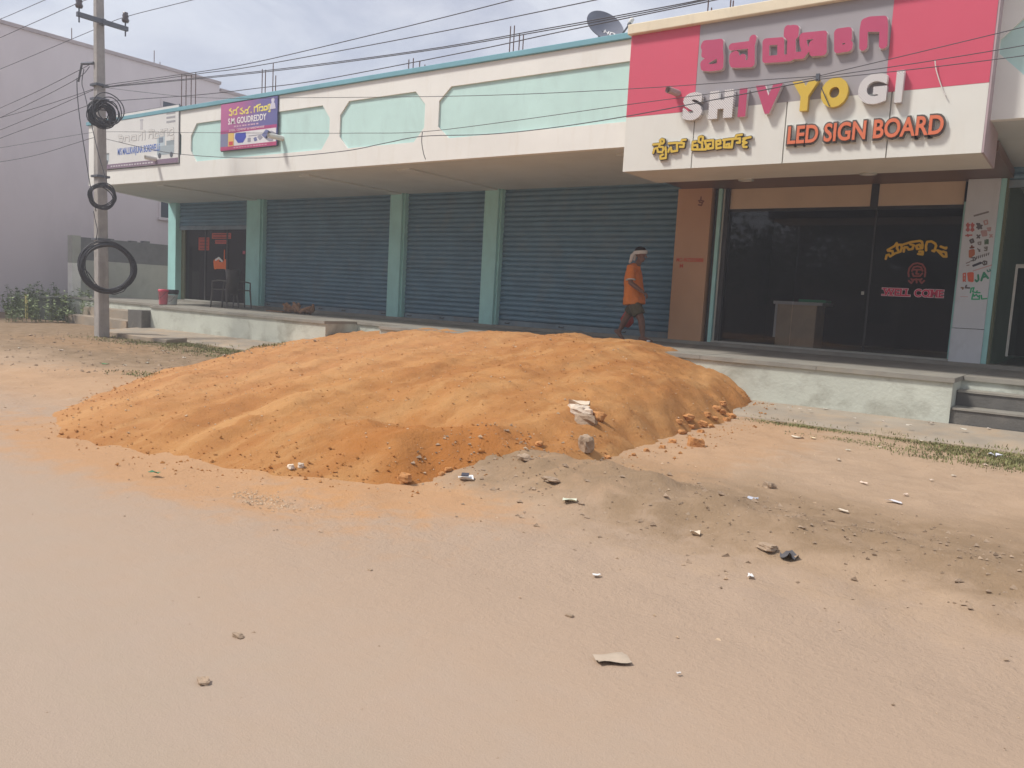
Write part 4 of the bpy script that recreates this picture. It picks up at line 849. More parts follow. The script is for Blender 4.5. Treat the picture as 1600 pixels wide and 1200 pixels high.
m.build('reflector', mat('dish_grey', (.17, .18, .22), .45, .08, 5, spec=.4), DA, smooth=True)
m = MB(); e = dc+ux*.26-uy*.1; fa = dc+ux*.30+nrm*.26
m.tube([e, fa], .014, 8); m.tube([fa-nrm*.02+uy*.0, fa+uy*.07], .028, 10); m.build('feed_arm', STEEL, DA)
MB().tube([fa+uy*.05-nrm*.05, fa+uy*.05+nrm*.06], .032, 12).build('receiver_head', PIPE, DA, smooth=True)
MB().tube([dc-nrm*.06, dc-nrm*.2-uy*.2, Vector((dc.x-.05, dc.y+.1, 4.5))], .025, 8).build('mast', STEEL, DA)
for body, u, wd, v, h in (('HD', .02, .17, -.04, .085)  ,):
    me = text_mesh(body, .01, .02); lo, hi, a_ = bounds(me); off = wloc(DA); vv = []
    for x, y, z in a_:
        lx = u+(x-lo[0])/(hi[0]-lo[0])*wd; ly = v+(y-lo[1])/(hi[1]-lo[1])*h
        t2 = (lx/.30)**2+(ly/.32)**2; q = dc+ux*lx+uy*ly+nrm*(.10*t2-.05+.004+(.004 if z > 0 else 0))-off; vv += [q.x, q.y, q.z]
    me.vertices.foreach_set('co', vv); me.materials.clear(); me.materials.append(PAPERW)
    link('lettering', me, DA)
# ================================================================== THE SOIL HEAP
FOOT = [(-3.35, 10.4), (-3.30, 9.5), (-2.92, 7.7), (-2.80, 6.6), (-2.98, 5.4), (-3.3, 4.3), (-3.55, 3.62), (-4.3, 3.2), (-5.2, 2.95), (-6.5, 2.95), (-8.6, 4.5), (-10.2, 6.4), (-12.5, 9.2), (-13.4, 10.4)]
SLP = [.78, .68, .48, .40, .36, .34, .30, .24, .19, .17, .22, .33, .40, 9]
def mound_h(x, y):
    wx = x+.16*fbm(x*.8, y*.8, 5)+.05*fbm(x*3, y*3, 6); wy = y+.16*fbm(x*.8, y*.8, 15)+.05*fbm(x*3, y*3, 16)
    hs = []
    n = len(FOOT)
    for i in range(n-1):
        ax, ay = FOOT[i]; bx, by = FOOT[i+1]; dx, dy = bx-ax, by-ay; L = math.hypot(dx, dy)
        d = (dx*(wy-ay)-dy*(wx-ax))/L          # positive inside when the outline runs clockwise seen from above
        hs.append(-d*SLP[i])
    crest = .40+.094*(wy-3.6) if wy < 9.3 else .936
    crest += -.05*max(0, -(x+8.5))*.6
    k = 24.; mn = min(hs); mn = mn-math.log(sum(math.exp(-k*(h-mn)) for h in hs))/k+.03
    h = crest*(1-math.exp(-1.3*mn/crest)) if mn > 0 else mn*1.3
    if wy > 9.7: h = min(h, .88-(wy-9.7)*.38)
    if h < -.12: return h
    a = max(0, min(1, h/.12))
    # furrows left by the shovel and rake, running up towards the shops
    th = math.atan2(x+3.96, y+2.8); rr = math.hypot(x+3.96, y+2.8)
    wv = fbm(x*.5, y*.5, 3)
    fur = .014*math.sin(th*62+2.0*wv)+.017*fbm(th*26, rr*.35, 3, 4)+.007*math.sin(th*175+3*wv)*max(0, min(1, .5+fbm(x*.6, y*.6, 31)))
    h += a*(fur+.04*fbm(x*.7, y*.7, 2)+.020*fbm(x*5, y*5, 4, 6)+.012*fbm(x*15, y*15, 1, 5)+.012*max(0, fbm(x*2.2, y*2.2, 41)-.15))
    # shovelled hollow at the front
    h -= a*.16*math.exp(-((x+4.35)/.55)**2-((y-4.75)/.45)**2); h += a*.10*math.exp(-((x+3.85)/.35)**2-((y-4.1)/.35)**2)
    return h+(max(0, ground_h(x, y)) if y < 8.9 else 0)
gx = np.arange(-13.6, -2.6, .045); gy = np.arange(2.5, 10.45, .045); m = MB(); ny = len(gy)
HM = np.zeros((len(gx), ny))
for i, x in enumerate(gx):
    for j, y in enumerate(gy):
        HM[i, j] = mound_h(float(x), float(y)); m.v.append((float(x), float(y), float(HM[i, j])-.004))
GH = lambda x, y: ground_h(x, y)
def keep(i, j): return max(HM[i, j], HM[i+1, j], HM[i, j+1], HM[i+1, j+1]) > -.07
m.f = [(i*ny+j, (i+1)*ny+j, (i+1)*ny+j+1, i*ny+j+1) for i in range(len(gx)-1) for j in range(ny-1) if keep(i, j)]
used = sorted({k for f in m.f for k in f}); mp_ = {k: i for i, k in enumerate(used)}; m.v = [m.v[k] for k in used]; m.f = [tuple(mp_[k] for k in f) for f in m.f]
tag(m.build('soil_heap', SOIL, smooth=True, base=(-7, 6.5, 0)), 'large spread heap of orange soil dumped against the shop plinth', 'soil heap')
def surf(x, y):
    g = ground_h(x, y) if y > 2.7 else .0
    if 8.93 < y < 9.97 and -17.6 < x: g = .035+.065*(y-9)/.97
    if -13.5 < x < -2.7 and 2.6 < y < 10.3: g = max(g, mound_h(x, y))
    return g
# rocks
def hit(px, py, Zg=None):
    if Zg is not None: return onZ(px, py, Zg)
    v = ray(px, py); g = onZ(px, py, -.05); T = (g-O).length/v.length; lo = T*.55
    for i in range(240):
        t = T*(.55+.45*i/239); q = O+v*t
        if q.z < surf(q.x, q.y):
            for _ in range(12):
                mid = (lo+t)/2; q = O+v*mid
                if q.z < surf(q.x, q.y): t = mid
                else: lo = mid
            return O+v*t
        lo = t
    return g
def rock(px, py, size, mt, label, group=None, sc=(1, .8, .7), seed=0, name='rock', zoff=.25, Zg=None):
    r = random.Random(seed+11); p = hit(px, py, Zg)
    m = MB(); N, M_ = 12, 8; rot = r.uniform(0, 6.28); o3 = r.uniform(0, 50)
    for i in range(M_+1):
        th = math.pi*i/M_
        for k in range(N):
            q = 2*math.pi*k/N; d = Vector((math.sin(th)*math.cos(q), math.sin(th)*math.sin(q), math.cos(th)))
            f = 1+.42*noise.noise(d*1.3+Vector((o3, 0, 0)))+.18*noise.noise(d*3+Vector((0, o3, 0)))
            d = Vector((max(-.75, min(.75, d.x)), max(-.78, min(.7, d.y)), max(-.7, min(.72, d.z))))*f
            x, y = d.x*math.cos(rot)-d.y*math.sin(rot), d.x*math.sin(rot)+d.y*math.cos(rot)
            m.v.append((p.x+x*size*sc[0], p.y+y*size*sc[1], p.z+(d.z*sc[2]+zoff)*size))
    for i in range(M_):
        for k in range(N): m.f.append((i*N+k, (i+1)*N+k, (i+1)*N+(k+1) % N, i*N+(k+1) % N))
    return tag(m.build(name, mt, base=(p.x, p.y, p.z)), label, 'rock' if name == 'rock' else 'clod', group)
rock(915, 704, .085, ROCK, 'upright grey brown stone at the front foot of the soil heap', sc=(.75, .7, 1.0), seed=1, zoff=.55)
rock(915, 660, .115, ROCK, 'rounded grey stone half buried in the front of the soil heap', sc=(1, .8, .6), seed=2, zoff=.1)
rock(906, 643, .12, mat('chalky_rock', (.60, .50, .40), .9, .25, 10, bump=.4, bscale=40, stain=(.45, .21, .08), stain_scale=(4, 4, 4), stain_amt=.8), 'pale chalky stone buried above the grey one in the soil heap', sc=(1.15, .8, .6), seed=3, zoff=0.)
rock(935, 655, .08, CLOD, 'brown clod leaning on the half buried stones', seed=4, name='clod'); rock(1086, 697, .09, CLOD, 'lone reddish clod rolled clear of the right foot of the heap', seed=5, name='clod')
rock(632, 750, .05, CLOD, 'round orange clod at the front tip of the soil heap', seed=6, name='clod', sc=(1.1, .9, .7)); rock(1200, 858, .045, ROCK, 'flat brown stone on the low dirt ridge beside the dark rag', seed=8, sc=(1.2, .9, .45)); rock(862, 752, .045, ROCK, 'flat tan stone low on the dirt ridge', seed=9, sc=(1.5, .8, .35)); rock(1202, 762, .05, ROCK, 'small dark stone on the bare dirt right of the heap', seed=10); rock(820, 718, .05, ROCK, 'dark stone on top of the dirt ridge beside the heap', seed=12, sc=(1.3, .9, .5))
rock(455, 731, .028, mat('chalky_rock', (.6, .5, .4)), 'pale chip with a curved edge at the front of the heap', seed=13); rock(470, 729, .028, mat('chalky_rock', (.6, .5, .4)), 'pale round chip beside the curved one at the front of the heap', seed=14)
for i, (px, py, sz) in enumerate(((1142, 652, .13), (1128, 645, .10), (1120, 640, .12), (1135, 658, .09), (1098, 665, .12), (1075, 655, .14), (1066, 678, .10), (1050, 692, .09), (1112, 668, .08), (1095, 676, .08), (1080, 668, .09), (1035, 700, .07), (1010, 705, .06), (1130, 632, .10), (1118, 655, .07), (950, 716, .06), (990, 712, .05), (1062, 660, .08), (1105, 650, .09), (842, 695, .07), (700, 735, .06), (690, 742, .05))):
    rock(px, py, sz*.5, CLOD, 'orange clod at the foot of the heap where it meets the pavement' if px > 1111 else ('orange clod at the foot of the heap near the lone reddish clod' if px > 1000 else 'orange clod at the foot of the heap beside the dirt ridge'), 'clods along the foot of the soil heap', seed=30+i, name='clod', sc=(1, rnd.uniform(.7, 1), rnd.uniform(.55, .85)))
for i, (px, py, sz, lb) in enumerate(((372, 996, .022, 'small brown stone alone on the middle of the dusty road'), (317, 1068, .024, 'rounder brown stone on the road, farthest from the heap'), (578, 892, .012, 'tiny dark pebble on the road in front of the heap'), (890, 964, .018, 'small reddish stone on the road beside the plastic sheet'))):
    rock(px, py, sz, ROCK, lb, 'loose stones on the road', seed=70+i, sc=(1.2, .8, .5))
# small clods, grit and pale chips too small to count
def scatter(name, mt, n, fn, size, label, cat, seed):
    r = random.Random(seed); m = MB()
    for _ in range(n):
        x, y, k = fn(r)
        s = size*math.exp(r.gauss(0, .45))*k; z = surf(x, y)+s*.2
        vs = []
        for d in ((1, 0, 0), (-.4, .9, 0), (-.5, -.8, 0), (.1, .1, .7), (0, 0, -.6)): vs.append((x+s*(d[0]+r.uniform(-.3, .3)), y+s*(d[1]+r.uniform(-.3, .3)), z+s*(d[2]+r.uniform(-.2, .2))))
        m.add(vs, [(0, 1, 3), (1, 2, 3), (2, 0, 3), (1, 0, 4), (2, 1, 4), (0, 2, 4)])
    o = m.build(name, mt); kind(o, 'stuff'); return tag(o, label, cat)
def on_mound(r):
    while True:
        x, y = r.uniform(-12.5, -3), r.uniform(2.9, 9.8)
        if mound_h(x, y) > .01: return x, y, 1
def at_foot(r):
    i = r.randrange(0, 12); a, b = FOOT[i], FOOT[i+1]; t = r.random()
    return a[0]+(b[0]-a[0])*t+r.gauss(0, .16), min(9.8, a[1]+(b[1]-a[1])*t+r.gauss(0, .16)), 1.2
scatter('soil_crumbs', SOIL, 5000, lambda r: on_mound(r), .0048, 'loose orange crumbs all over the soil heap', 'crumbs', 1)
scatter('soil_crumbs', SOIL, 800, at_foot, .0065, 'orange crumbs rolled out round the foot of the heap', 'crumbs', 2)
scatter('gravel', CHIP, 1500, lambda r: (r.uniform(-13, 1), r.uniform(2.6, 8.8), 1), .005, 'pale grit strewn over the bare dirt', 'gravel', 3)
scatter('gravel', CHIP, 380, lambda r: (-3.72+r.gauss(0, .16), 2.82+r.gauss(0, .06), 1), .005, 'patch of straw coloured chips in front of the heap', 'gravel', 4)
scatter('gravel', ROCK, 1300, lambda r: (r.uniform(-3.7, .8), 4.5+r.gauss(0, .45), 1), .008, 'brown lumps turned up on the low dirt ridge', 'gravel', 5)
scatter('gravel', CHIP, 420, on_mound, .007, 'pale stone bits in the orange heap', 'gravel', 6)
scatter('gravel', ROCK, 500, lambda r: (r.uniform(-7, .6), r.uniform(.6, 2.7), .7), .004, 'fine grit on the dusty road', 'gravel', 7)
scatter('gravel', ROCK, 700, lambda r: (r.uniform(-17, -9.5), r.uniform(4.5, 8.8), 1.3), .011, 'brown lumps on the dirt near the pole', 'gravel', 8)
# litter
def litter(px, py, wdt, hgt, col, label, curl=.3, rot=None, group=None, name='paper_scrap', cat='litter', Zg=None):
    p = hit(px, py, Zg)
    wdt *= .72; hgt *= .72; curl *= .55
    r = random.Random(int(px*7+py)); a = r.uniform(0, 3.14) if rot is None else rot
    m = MB(); n = 6
    for s_ in (0, 1):
        for i in range(n+1):
            for j in range(n+1):
                u, v = i/n-.5, j/n-.5; x, y = u*wdt, v*hgt*(1+.25*math.sin(5*u+px))
                z = .012+curl*wdt*(.28*abs(u)**1.3+.16*math.sin(4*u+6*v+px)+.12*math.sin(9*v+2*u))
                m.v.append((p.x+x*math.cos(a)-y*math.sin(a), p.y+x*math.sin(a)+y*math.cos(a), max(p.z+.004, p.z+z)+s_*.0015))
    K = (n+1)**2
    for i in range(n):
        for j in range(n):
            q = (i*(n+1)+j, (i+1)*(n+1)+j, (i+1)*(n+1)+j+1, i*(n+1)+j+1); m.f.append(q[::-1]); m.f.append(tuple(K+k for k in q))
    return tag(m.build(name, mat('litter_%02x%02x%02x' % tuple(int(255*c) for c in col), col, .6, .12, 14), base=(p.x, p.y, p.z), smooth=True), label, cat, group)
Wt = (.70, .68, .66)
o = litter(728, 750, .13, .10, Wt, 'white packet with a dark print leaning at the left end of the dirt ridge', 1.0, .9); 
p = o.location; kk = MB().obox((p.x+.0, p.y-.01, p.z+.038), (.02, .014, 0), (-.008, .012, .006), (0, 0, .003)).build('printed_patch', mat('litter_print', (.06, .06, .08), .6), o)
litter(890, 784, .11, .08, (.60, .62, .48), 'pale yellow green wrapper on the front of the dirt ridge', .6, .5); litter(1086, 836, .07, .06, (.62, .52, .40), 'crumpled cream paper ball on the dirt ridge', 1.4); litter(1398, 786, .06, .13, (.68, .66, .68), 'white paper tag lying on open dirt right of the ridge', .5, 1.2); litter(1316, 800, .05, .10, (.66, .56, .44), 'narrow torn cream strip on the dirt ridge', .6, 1.3); litter(955, 1034, .16, .10, (.42, .34, .26), 'dusty translucent plastic sheet lying on the road', .25, .9, name='plastic_sheet')
litter(242, 741, .10, .05, (.06, .20, .10), 'flat green wrapper on the road by the left end of the heap', .6, .2); litter(1556, 713, .14, .10, (.62, .63, .72), 'pale lilac wrapper in the grass beside the pavement', .9); litter(1176, 781, .09, .05, (.42, .44, .50), 'grey blue plastic scrap on the bare dirt', .6); litter(1246, 685, .16, .05, (.66, .58, .46), 'folded cream paper strip near the grass edge', .5); litter(1270, 686, .06, .07, (.72, .58, .38), 'small yellowish paper bit beside the folded strip', .8); litter(932, 902, .05, .03, Wt, 'small white scrap at the road edge', .5); litter(1060, 1057, .02, .015, Wt, 'tiny white scrap on the road', .5); litter(1172, 903, .06, .03, Wt, 'white scrap at the foot of the dirt ridge', .6); litter(165, 570, .13, .06, (.08, .25, .10), 'green leaf wrapper on the dirt left of the heap', .5)
o = litter(1233, 872, .11, .10, (.10, .095, .10), 'crumpled dark polythene rag on the end of the dirt ridge', 1.6, name='plastic_rag'); litter(905, 633, .26, .07, (.58, .47, .36), 'torn white sack strip stuck on the buried stones', .9, .25, name='sack_strip')
for px, py in ((1232, 638), (1250, 640), (1265, 642), (1290, 640), (1335, 655), (1420, 666), (1455, 662), (1545, 671), (1210, 636), (1380, 660), (1505, 672)):
    litter(px, py, rnd.uniform(.04, .10), .035, (.62+rnd.uniform(-.08, .06), .56, .48), 'pale paper scrap on the concrete pavement', .6, group='scraps along the pavement', Zg=.095)
for px, py in ((1244, 660), (1375, 700), (1325, 705), (1455, 752), (1440, 690), (1540, 728), (1490, 745), (1415, 775), (1350, 757), (1310, 720)):
    litter(px, py, rnd.uniform(.04, .10), .035, (.60+rnd.uniform(-.1, .05), .50, .40), 'straw coloured scrap on the dirt right of the heap', .6, group='scraps on the dirt')
for px, py in ((95, 548), (255, 549), (262, 552), (30, 545), (230, 568), (195, 572), (288, 560), (350, 556)):
    litter(px, py, rnd.uniform(.06, .12), .05, (.60+rnd.uniform(-.1, .05), .54, .46), 'pale scrap on the dirt near the pole', .6, group='scraps near the pole')
# grass along the pavement edge and weeds at the far left
def blades(name, mt, spots, h, label, seed, width=.006, per=26, spread=.09):
    r = random.Random(seed); m = MB()
    for (x, y, k) in spots:
        for _ in range(int(per*k)):
            bx, by = x+r.gauss(0, spread), y+r.gauss(0, spread*.7); z = surf(bx, by)-.005 if by < 9.9 else 0
            if by > 9.1: continue
            a = r.uniform(0, 6.28); L = h*r.uniform(.4, 1.2)*k; ln = r.uniform(.2, .9)*L; c, s = math.cos(a), math.sin(a); wd = width*r.uniform(.7, 1.5)
            m.add([(bx-s*wd, by+c*wd, z), (bx+s*wd, by-c*wd, z), (bx+c*ln*.4+s*wd*.7, by+s*ln*.4-c*wd*.7, z+L*.6), (bx+c*ln*.4-s*wd*.7, by+s*ln*.4+c*wd*.7, z+L*.6), (bx+c*ln, by+s*ln, z+L)], [(0, 1, 2, 3), (3, 2, 4)])
    o = m.build(name, mt); kind(o, 'stuff'); return tag(o, label, 'grass')
r = random.Random(5); sp = []
for _ in range(330):
    x = r.uniform(-3.2, 1.0); d = noise.noise(Vector((x*1.4, 3.3, 0))); y = 8.86-abs(r.gauss(0, .06+.06*max(0, d)))
    if d > -.35: sp.append((x, y, .5+.6*max(0, d)))
for _ in range(190): sp.append((-.55+r.gauss(0, .42), 8.35+r.gauss(0, .26), .9))
for _ in range(40): sp.append((-1.75+r.gauss(0, .25), 8.25+r.gauss(0, .08), .5))
blades('grass', GRASS, sp, .036, 'short grass along the pavement edge right of the heap', 3, per=26, width=.0045)
sp = [(r.uniform(-15.5, -11.2), 8.55+r.gauss(0, .16), r.uniform(.4, 1)) for _ in range(330)]+[(r.uniform(-16, -11), 8.1+r.gauss(0, .3), r.uniform(.3, .7)) for _ in range(420)]+[(-9.6+r.gauss(0, .25), 5.3+r.gauss(0, .1), .6) for _ in range(22)]
blades('grass', GRASS, sp, .055, 'dry grass along the pavement edge left of the heap', 4, per=16)
m = MB(); r = random.Random(9)
for _ in range(950):
    x = r.uniform(-29, -20.5); y = 9.2+(-21-x)*.42+r.uniform(-.8, 2.2)
    if x > -23.9 and y > 10.9: continue
    if -22.6 < x < -21.3 and y < 10.5: continue
    H = r.uniform(.25, .8)*(.6+.7*max(0, noise.noise(Vector((x*.6, y*.6, 0)))+.4)); lx, ly = r.gauss(0, .15), r.gauss(0, .15)
    m.tube([(x, y, -.03), (x+lx*.5, y+ly*.5, H*.5), (x+lx, y+ly, H)], [.007, .005, .002], 4)
    for q in range(int(34*H)+6):
        t = r.uniform(.15, 1); c = Vector((x+lx*t, y+ly*t, H*t)); a = r.uniform(0, 6.28); L = r.uniform(.05, .13); d = Vector((math.cos(a), math.sin(a), r.uniform(-.3, .7))).normalized(); s_ = d.cross(Vector((0, 0, 1))).normalized()*L*.28
        m.add([c, c+d*L*.5+s_, c+d*L, c+d*L*.5-s_], [(0, 1, 2, 3)])
o = m.build('weeds', WEED); kind(o, 'stuff'); tag(o, 'thick belt of tall green weeds beyond the boundary wall', 'weeds')

# ================================================================== THINGS ON THE VERANDA
def chair(loc, rz, label):
    t = thing('plastic_chair', label, 'chair', loc); t.rotation_euler = (0, 0, rz)
    def pt(mm, nm, sm=False): return link(nm, mm.mesh(nm, PLAST, smooth=sm), t)
    m = MB(); m.prism_z([(-.21, -.2), (.21, -.22), (.22, .2), (-.22, .2)], .42, .445); o = pt(m, 'seat'); b = o.modifiers.new('bevel', 'BEVEL'); b.width = .012; b.segments = 2
    for x in (-.2, .2):
        pt(MB().tube([(x*1.12, -.22, 0), (x, -.19, .43)], [.017, .022], 8), 'leg'); pt(MB().tube([(x*1.15, .24, 0), (x, .19, .43)], [.017, .022], 8), 'leg')
        pt(MB().tube([(x, .19, .43), (x*.98, .25, .86)], [.022, .016], 8), 'back_post'); pt(MB().tube([(x*1.1, .22, .64), (x*1.18, .0, .65), (x*1.12, -.18, .62), (x*1.05, -.19, .44)], .018, 8), 'armrest')
    m = MB(); n = 8
    for z, yy in ((.33, .175), (.90, .268)):
        for i in range(n+1): u = i/n-.5; m.v.append((u*.40, yy+.05*(1-4*u*u), z+(.03*(1-4*u*u) if z > .6 else 0)))
    for i in range(n): m.f.append((i, i+1, n+2+i, n+1+i))
    o = pt(m, 'backrest', True); s = o.modifiers.new('solid', 'SOLIDIFY'); s.thickness = .02
    pt(MB().box(-.17, .17, .232, .262, .635, .65), 'back_slot')
    return t
p = onZ(356, 481, ZP); chair((p.x, p.y-.1, ZP), math.radians(-70), 'dark plastic chair turned sideways to the street before the glass door'); p = onZ(386, 481, ZP); chair((p.x+.1, p.y-.3, ZP), math.radians(165), 'dark grey plastic chair with a wide back against the turquoise pillar')
def bucket(px, py, R_, H_, col, label, lid=None):
    p = onZ(px, py, ZP); t = thing('bucket', label, 'bucket', (p.x, p.y, ZP))
    MB().lathe([(0, .004), (R_*.82, .004), (R_*.85, .02), (R_, H_), (R_*1.05, H_), (R_*1.05, H_-.03), (R_*.99, H_-.03)], p, 22).build('body', mat('bucket_%s' % label[:4], col, .4, .1, 8, spec=.4), t, smooth=True)
    if lid: MB().lathe([(0, H_+.025), (R_*1.02, H_+.02), (R_*1.08, H_), (R_*1.08, H_-.03)], p, 22).build('lid', mat('lid_%s' % label[:4], lid, .4), t, smooth=True)
    MB().tube([p+Vector((-R_*1.02, 0, H_-.04)), p+Vector((-R_*.8, -.08, H_-.14)), p+Vector((0, -R_*1.05, H_-.2)), p+Vector((R_*.8, -.08, H_-.14)), p+Vector((R_*1.02, 0, H_-.04))], .004, 5).build('handle', STEEL, t)
    return t
bucket(255, 476, .11, .34, (.62, .16, .20), 'pink red paint bucket on the veranda edge', (.60, .08, .12)); bk = bucket(268, 476, .14, .24, (.55, .60, .58), 'white paint bucket with black spills under a dark tray')
p = bk.location; mm = MB(); mm.lathe([(0, .25), (.15, .25), (.17, .32), (.16, .36), (.10, .33), (0, .35)], p, 16); tag(mm.build('tray', BLACK, base=(p.x, p.y, p.z+.25)), 'black crumpled tray lying on top of the white bucket', 'tray')
p = onZ(463, 490, ZP); mm = MB(); r = random.Random(3)
for k in range(16):
    a = r.uniform(-.5, .5); b_ = Vector((p.x+r.uniform(-.36, .36), p.y+r.uniform(-.12, .12), ZP+.03)); mm.tube([b_, b_+Vector((a*.25, r.uniform(-.06, .06), r.uniform(.05, .10))), b_+Vector((a*.5, r.uniform(-.1, .1), r.uniform(.08, .22)))], [.045, .05, .025], 7)
tag(mm.build('root_bundle', mat('brown_bark', (.32, .185, .11), .9, .3, 12), smooth=True, base=(p.x, p.y, ZP)), 'low bundle of brown dried roots on the veranda before the wide shutter', 'bundle')
tag(MB().box(p.x-.95, p.x-.35, p.y-.1, p.y+.06, ZP+.004, ZP+.03).build('plank', mat('brown_bark', (.2, .115, .07)), base=(p.x-.6, p.y, ZP)), 'short brown plank lying beside the root bundle', 'plank')
# counter inside the showroom
CT = thing('shop_counter', 'wood fronted shop counter with a white top inside the dark showroom', 'counter', (-4.3, 14.3, ZP))
cy = 13.55; a = onY(1213, 470, cy); b = onY(1275, 472, cy)
WD2 = mat('counter_laminate', (.80, .62, .42), .5, .12, 6); WT2 = mat('counter_white', (.85, .84, .80), .4, .03, 4)
MB().box(a.x+.03, b.x+.02, cy, cy+.5, ZP+.03, a.z-.05).build('front_panel', WD2, CT); MB().box(a.x-.03, b.x+.12, cy-.05, cy+.6, a.z-.049, a.z).build('worktop', WT2, CT); MB().box(a.x-.005, a.x+.028, cy-.01, cy+.5, ZP+.2, a.z-.05).build('edge_strip', WT2, CT)
tag(MB().box(b.x-.28, b.x+.16, cy, cy+.3, a.z+.001, a.z+.045).build('green_tray', mat('green_plastic', (.03, .42, .20), .4), base=(b.x, cy, a.z)), 'flat green tray on the showroom counter', 'tray')

# ================================================================== THE MAN WALKING ALONG THE VERANDA
YM = 12.35
def J(px, py, dy=0.): p = onY(px, py, YM+dy); return p
foot = J(1000, 536); MAN = thing('person', 'man in orange shirt and olive shorts with a white headcloth walking past the shutter', 'person', (foot.x-.15, YM, ZP))
SKIN = mat('brown_skin', (.19, .092, .058), .55, .12, 14, spec=.35)
SHIRT = mat('orange_cotton', (.72, .205, .035), .85, .1, 10, bump=.3, bscale=30); SHORT = mat('olive_cotton', (.10, .085, .05), .9, .12, 12); CLOTH = mat('white_cotton', (.66, .62, .58), .85, .08, 14); HAIR = mat('black_hair', (.015, .012, .012), .6, .2, 30)
def remesh(mb, name, m, vox, smooth_it=6):
    off = wloc(MAN); me = mb.mesh(name, m, off); o = bpy.data.objects.new(name, me); COL.objects.link(o)
    a = o.modifiers.new('r', 'REMESH'); a.mode = 'VOXEL'; a.voxel_size = vox
    b = o.modifiers.new('s', 'SMOOTH'); b.iterations = smooth_it; b.factor = .5
    me2 = eval_mesh(o); bpy.data.objects.remove(o); me2.name = name; me2.materials.clear(); me2.materials.append(m); me2.shade_smooth()
    return link(name, me2, MAN)
hipc = J(993, 472); FLOOR = ZP+.003
def leg(kneepx, anklepx, dy, flat, toe):
    hp = hipc+Vector((0, dy, -.02)); kn = J(*kneepx); kn.y = YM+dy*1.05; an = J(*anklepx); an.y = YM+dy
    return hp, kn, an
body = MB()
pel = hipc+Vector((0, 0, .03)); che = J(990, 436); nk = J(995, 416); nkt = J(998.5, 408)
def cap(mb, pts, rs, n=12):
    # closed capsule-like tube: rounded ends
    P = [Vector(p) for p in pts]; d0 = (P[0]-P[1]).normalized(); d1 = (P[-1]-P[-2]).normalized()
    f = lambda r, k: (r[0]*k, r[1]*k) if isinstance(r, tuple) else r*k
    r0 = rs[0][0] if isinstance(rs[0], tuple) else rs[0]; r1 = rs[-1][0] if isinstance(rs[-1], tuple) else rs[-1]
    mb.tube([P[0]+d0*r0*.9, P[0]+d0*r0*.6]+P+[P[-1]+d1*r1*.6, P[-1]+d1*r1*.9], [f(rs[0], .35), f(rs[0], .78)]+list(rs)+[f(rs[-1], .78), f(rs[-1], .35)], n)
cap(body, [pel, J(991.5, 455), che, J(991, 424)], [(.10, .15), (.105, .14), (.115, .16), (.08, .15)], 16)
cap(body, [J(992, 421), nk, nkt], [(.06, .07), .056, .054])
# head: skull, jaw, nose, chin
hd = J(1001.5, 398.5)
cap(body, [hd+Vector((-.025, 0, .045)), hd+Vector((.012, 0, .03))], [(.088, .075), (.085, .072)], 14); cap(body, [hd+Vector((.005, 0, -.02)), hd+Vector((.030, 0, -.085))], [(.07, .062), (.038, .036)], 12)
cap(body, [hd+Vector((.085, 0, -.005)), hd+Vector((.108, 0, -.035))], [.011, .015], 8); cap(body, [hd+Vector((.072, 0, -.068)), hd+Vector((.082, 0, -.072))], [(.012, .022), (.010, .018)], 8); cap(body, [hd+Vector((.082, -.028, .022)), hd+Vector((.086, .028, .022))], [.012, .012], 8)
for s in (-1, 1): cap(body, [hd+Vector((-.012, s*.078, .01)), hd+Vector((-.004, s*.076, -.035))], [(.018, .010), (.012, .008)], 8)
def limb(hp, kn, an, r): cap(body, [hp, hp.lerp(kn, .5), kn, kn.lerp(an, .35), an.lerp(kn, .12), an], r, 12)
def foot_(an, ang, dy):
    c, s = math.cos(ang), math.sin(ang); R_ = lambda x, z: Vector((x*c-z*s, 0, x*s+z*c))
    cap(body, [an+R_(-.045, -.035), an+R_(.03, -.03), an+R_(.12, -.05), an+R_(.17, -.055)], [(.036, .034), (.04, .038), (.026, .042), (.018, .04)], 10)
    for k in range(5): cap(body, [an+R_(.165, -.058)+Vector((0, (k-2)*.017, 0)), an+R_(.205-.012*abs(k-1), -.062)+Vector((0, (k-2)*.018, 0))], [.011, .009], 6)
kf, af = J(1002, 500, -.09), J(1004, 529.5, -.09); af.z = FLOOR+.075
kr, ar = J(979, 496, .09), J(967, 520, .09); ar.z = FLOOR+.135
limb(hipc+Vector((.01, -.09, 0)), kf, af, [.088, .078, .058, .056, .036, .038]); limb(hipc+Vector((-.01, .09, 0)), kr, ar, [.088, .078, .058, .056, .036, .038])
foot_(af, 0., 0); foot_(ar, -.62, 0)
